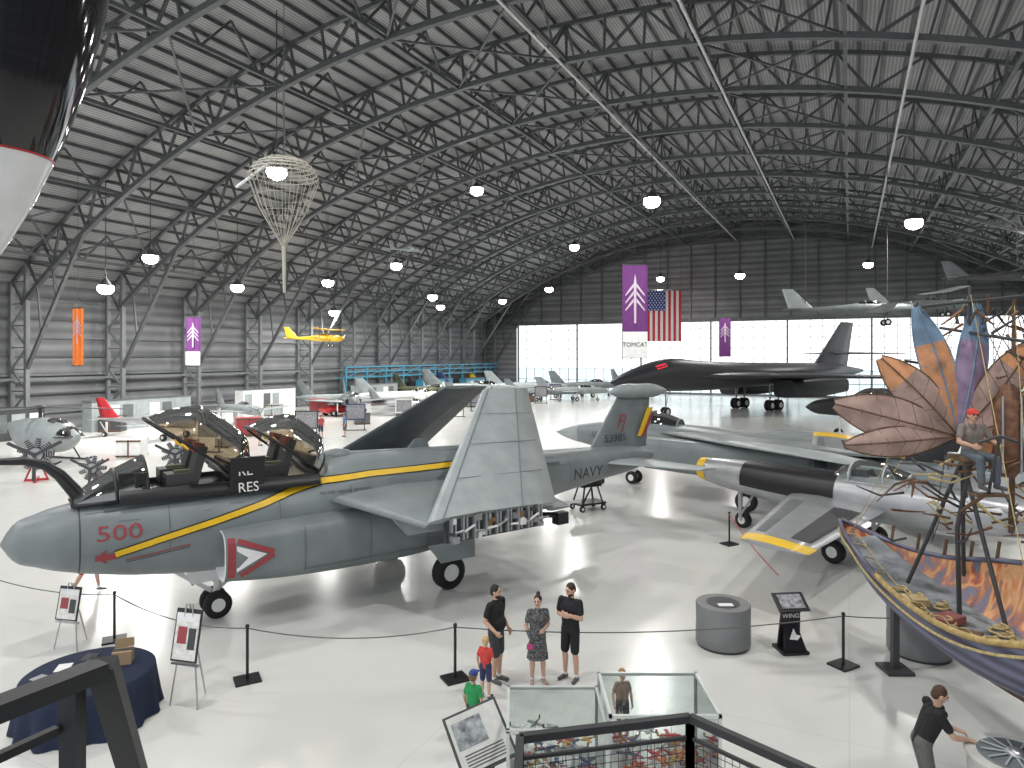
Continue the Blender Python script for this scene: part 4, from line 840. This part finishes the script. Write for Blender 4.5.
# ---------------------------------------------------------------- stands, crates, background clutter
mb=MB()
for x in(-.5,.5):
    for y in(-.35,.35): mb.wheel((x,y,.12),.12,.08); mb.beam((x,y,.2),(x*.6,y*.6,.95),.06,BLK)
mb.box((0,0,.28),(1.2,.8,.08),BLK); mb.box((0,0,.98),(.9,.6,.1),BLK); mb.tube([(-.7,0,1.1),(.7,0,1.1)],.16,DK,12); mb.beam((-.5,-.35,.3),(.5,.35,.9),.05,BLK)
mb.build('equipment_dolly',loc=(3.0,27.0,0),rz=.5)
rnd=random.Random(11)
hloc=hp_
def counter(u,w,L,h,c):
    mb=MB(); mb.box((0,0,h/2),(1.2,L,h),c); mb.box((0,0,h+.03),(1.3,L+.1,.06),GUND)
    for i in range(int(L/1.2)): mb.box((.61,-L/2+.6+1.2*i,h*.55),(.03,.9,h*.6),(GUNL,WHT,GUND)[i%3]); 
    x,y=hloc(u,w); mb.build('display_counter',loc=(x,y,0),rz=HA)
counter(-54,38,9,2.4,GUNL); counter(-54,52,7,2.6,WHT); counter(-54,70,8,2.4,GUNL); counter(-54,84,8,2.6,TEAL); counter(-54,27,6,2.2,DK); counter(-54,95,6,2.4,TEAL)
# blue scaffold gallery along the far part of the left wall
mb=MB()
for w in range(66,106,4):
    mb.beam((-55.3,w,0),(-55.3,w,4.6),.18,TEAL); mb.beam((-55.3,w,3.3),(-55.3,w+4,4.4),.08,TEAL)
for z in(3.3,4.0,4.6): mb.beam((-55.3,66,z),(-55.3,106,z),.16,TEAL)
mb.box((-56.1,86,3.25),(1.5,40,.12),TEAL); mb.build('blue_gallery_rail',rz=HA)
def car(u,w,rz,c):
    mb=MB(); B=Body([(0,.75,.4,.8),(.3,.85,.3,.95),(2,.88,.3,1.0),(4.1,.85,.3,1.0),(4.4,.75,.4,.85)],4); B.make(mb,c,n=20,k=12)
    Bc=Body([(1.1,.7,.9,1.0),(1.8,.72,.9,1.5),(3.2,.72,.9,1.5),(3.9,.7,.9,1.0)],3.5); Bc.make(mb,SMK,n=16,k=10)
    for x in(.8,3.5):
        for y in(-.8,.8): mb.wheel((x,y,.33),.33,.2)
    x,y=hloc(u,w); mb.build('vintage_car',loc=(x,y,0),rz=HA+rz)
car(-47,52.5,1.2,RED); car(-38,70,1.4,NAVYB)
def crate(u,w,s,c):
    mb=MB(); mb.box((0,0,s/2),(s*1.3,s,s),c)
    for z in(.08,s-.08): mb.box((0,-s/2,z),(s*1.32,.06,.1),WOOD); mb.box((0,s/2,z),(s*1.32,.06,.1),WOOD)
    mb.box((0,-s/2-.01,s/2),(.08,.04,s),WOOD); x,y=hloc(u,w); mb.build('storage_crate',loc=(x,y,0),rz=rnd.uniform(-.5,.5))
cr=[WOOD,WHT,GUND,GUNL,DK,REDD,GUN]
for i in range(26): crate(rnd.uniform(-41,-36) if i%2 else rnd.uniform(-53,-51),24+i*2.7,rnd.uniform(.7,1.4),cr[i%7])
def sboard(u,w):
    mb=MB(); mb.box((0,0,1.5),(1.6,.08,1.3),(WHT,DK,NAVYB)[int(w)%3]); mb.box((0,-.05,1.5),(1.4,.02,1.1),M('panel_print',(.25,.25,.27),.5,0,.6,12)); mb.beam((-.7,0,0),(-.7,0,1),.06,DK); mb.beam((.7,0,0),(.7,0,1),.06,DK); mb.box((0,0,.03),(1.7,.5,.05),DK)
    x,y=hloc(u,w); mb.build('exhibit_board',loc=(x,y,0),rz=rnd.uniform(-.3,.3))
for i in range(9): sboard(-35.5+rnd.uniform(-1,1),30+i*7)
def engine(x,y,s,rz):
    mb=MB(); mb.tube([(0,-.5*s,1.4*s),(0,.3*s,1.4*s)],[.3*s,.4*s],SILV,16)
    for k in range(9):
        a=2*pi*k/9; d=Vector((math.cos(a),0,math.sin(a))); c=Vector((0,-.1*s,1.4*s)); mb.tube([c+d*.3*s,c+d*.8*s],[.14*s,.12*s],DK,10)
        for q in(.4,.5,.6,.7): mb.tube([c+d*q*s,c+d*(q+.03)*s],.17*s,SILV,10)
    for k in range(3):
        a=2*pi*k/3+.5; d=Vector((math.cos(a),0,math.sin(a))); c=Vector((0,-.6*s,1.4*s)); mb.beam(c,c+d*1.3*s,.16*s,DK,.04*s,up=(0,1,0))
    mb.beam((-.5*s,.2*s,0),(0,.2*s,1.3*s),.08,RED); mb.beam((.5*s,.2*s,0),(0,.2*s,1.3*s),.08,RED); mb.beam((-.5*s,.2*s,.05),(.5*s,.2*s,.05),.1,RED); mb.beam((0,-.6*s,.05),(0,1*s,.05),.1,RED)
    mb.build('radial_engine_display',loc=(x,y,0),rz=rz)
engine(-23,33,.95,.5); engine(-19.0,31,.7,.2); engine(-17,34.5,.8,.4)
mb=MB(); B=Body([(0,.2,1.2,1.6),(.8,.8,.7,2.2),(2.5,1,.6,2.5),(4,.8,.8,2.4),(5,.3,1.6,2.2),(9.5,.12,1.9,2.2)],2.2); B.make(mb,GUNL,n=20); mb.T=Matrix.Translation((.1,0,1.5)); canopy(mb,2.2,.9,1.02,SMK,DK,front=.6); mb.T=Matrix.Identity(4)
mb.tube([(2.8,0,2.4),(2.8,0,3.1)],.1,DK); mb.ell((2.8,0,3.1),(.3,.3,.12),DK)
for a in(.3,.3+pi/2,.3+pi,.3+1.5*pi): mb.beam((2.8,0,3.1),(2.8+5*math.cos(a),5*math.sin(a),3.0),.25,DK,.04)
mb.wing((8.8,0,2.0),1,(9.4,0,3.4),.6,.12,.06,RED,up=(0,1,0)); mb.beam((9.6,-.15,2.3),(9.6,-.15,3.9),.05,DK); 
for sy in(-1,1): mb.tube([(0,sy*1,.25),(.4,sy*1,.08),(4,sy*1,.08)],.06,DK); mb.beam((1,sy*.6,.8),(1,sy*1,.1),.06,DK); mb.beam((3,sy*.6,.8),(3,sy*1,.1),.06,DK)
mb.build('helicopter',mat=place((-24.5,38.5),(-.95,.3)))
for i,(x,y,h,c) in enumerate(((-14,50,30,(.5,.1,.1)),(-12.5,51,-60,(.1,.2,.4)),(-17,46,120,(.4,.4,.4)),(-8.5,60,40,(.3,.3,.1)))):
    person('distant_visitor',(x,y),h,1.72,{},shirt=c,pants=(.06,.07,.1))
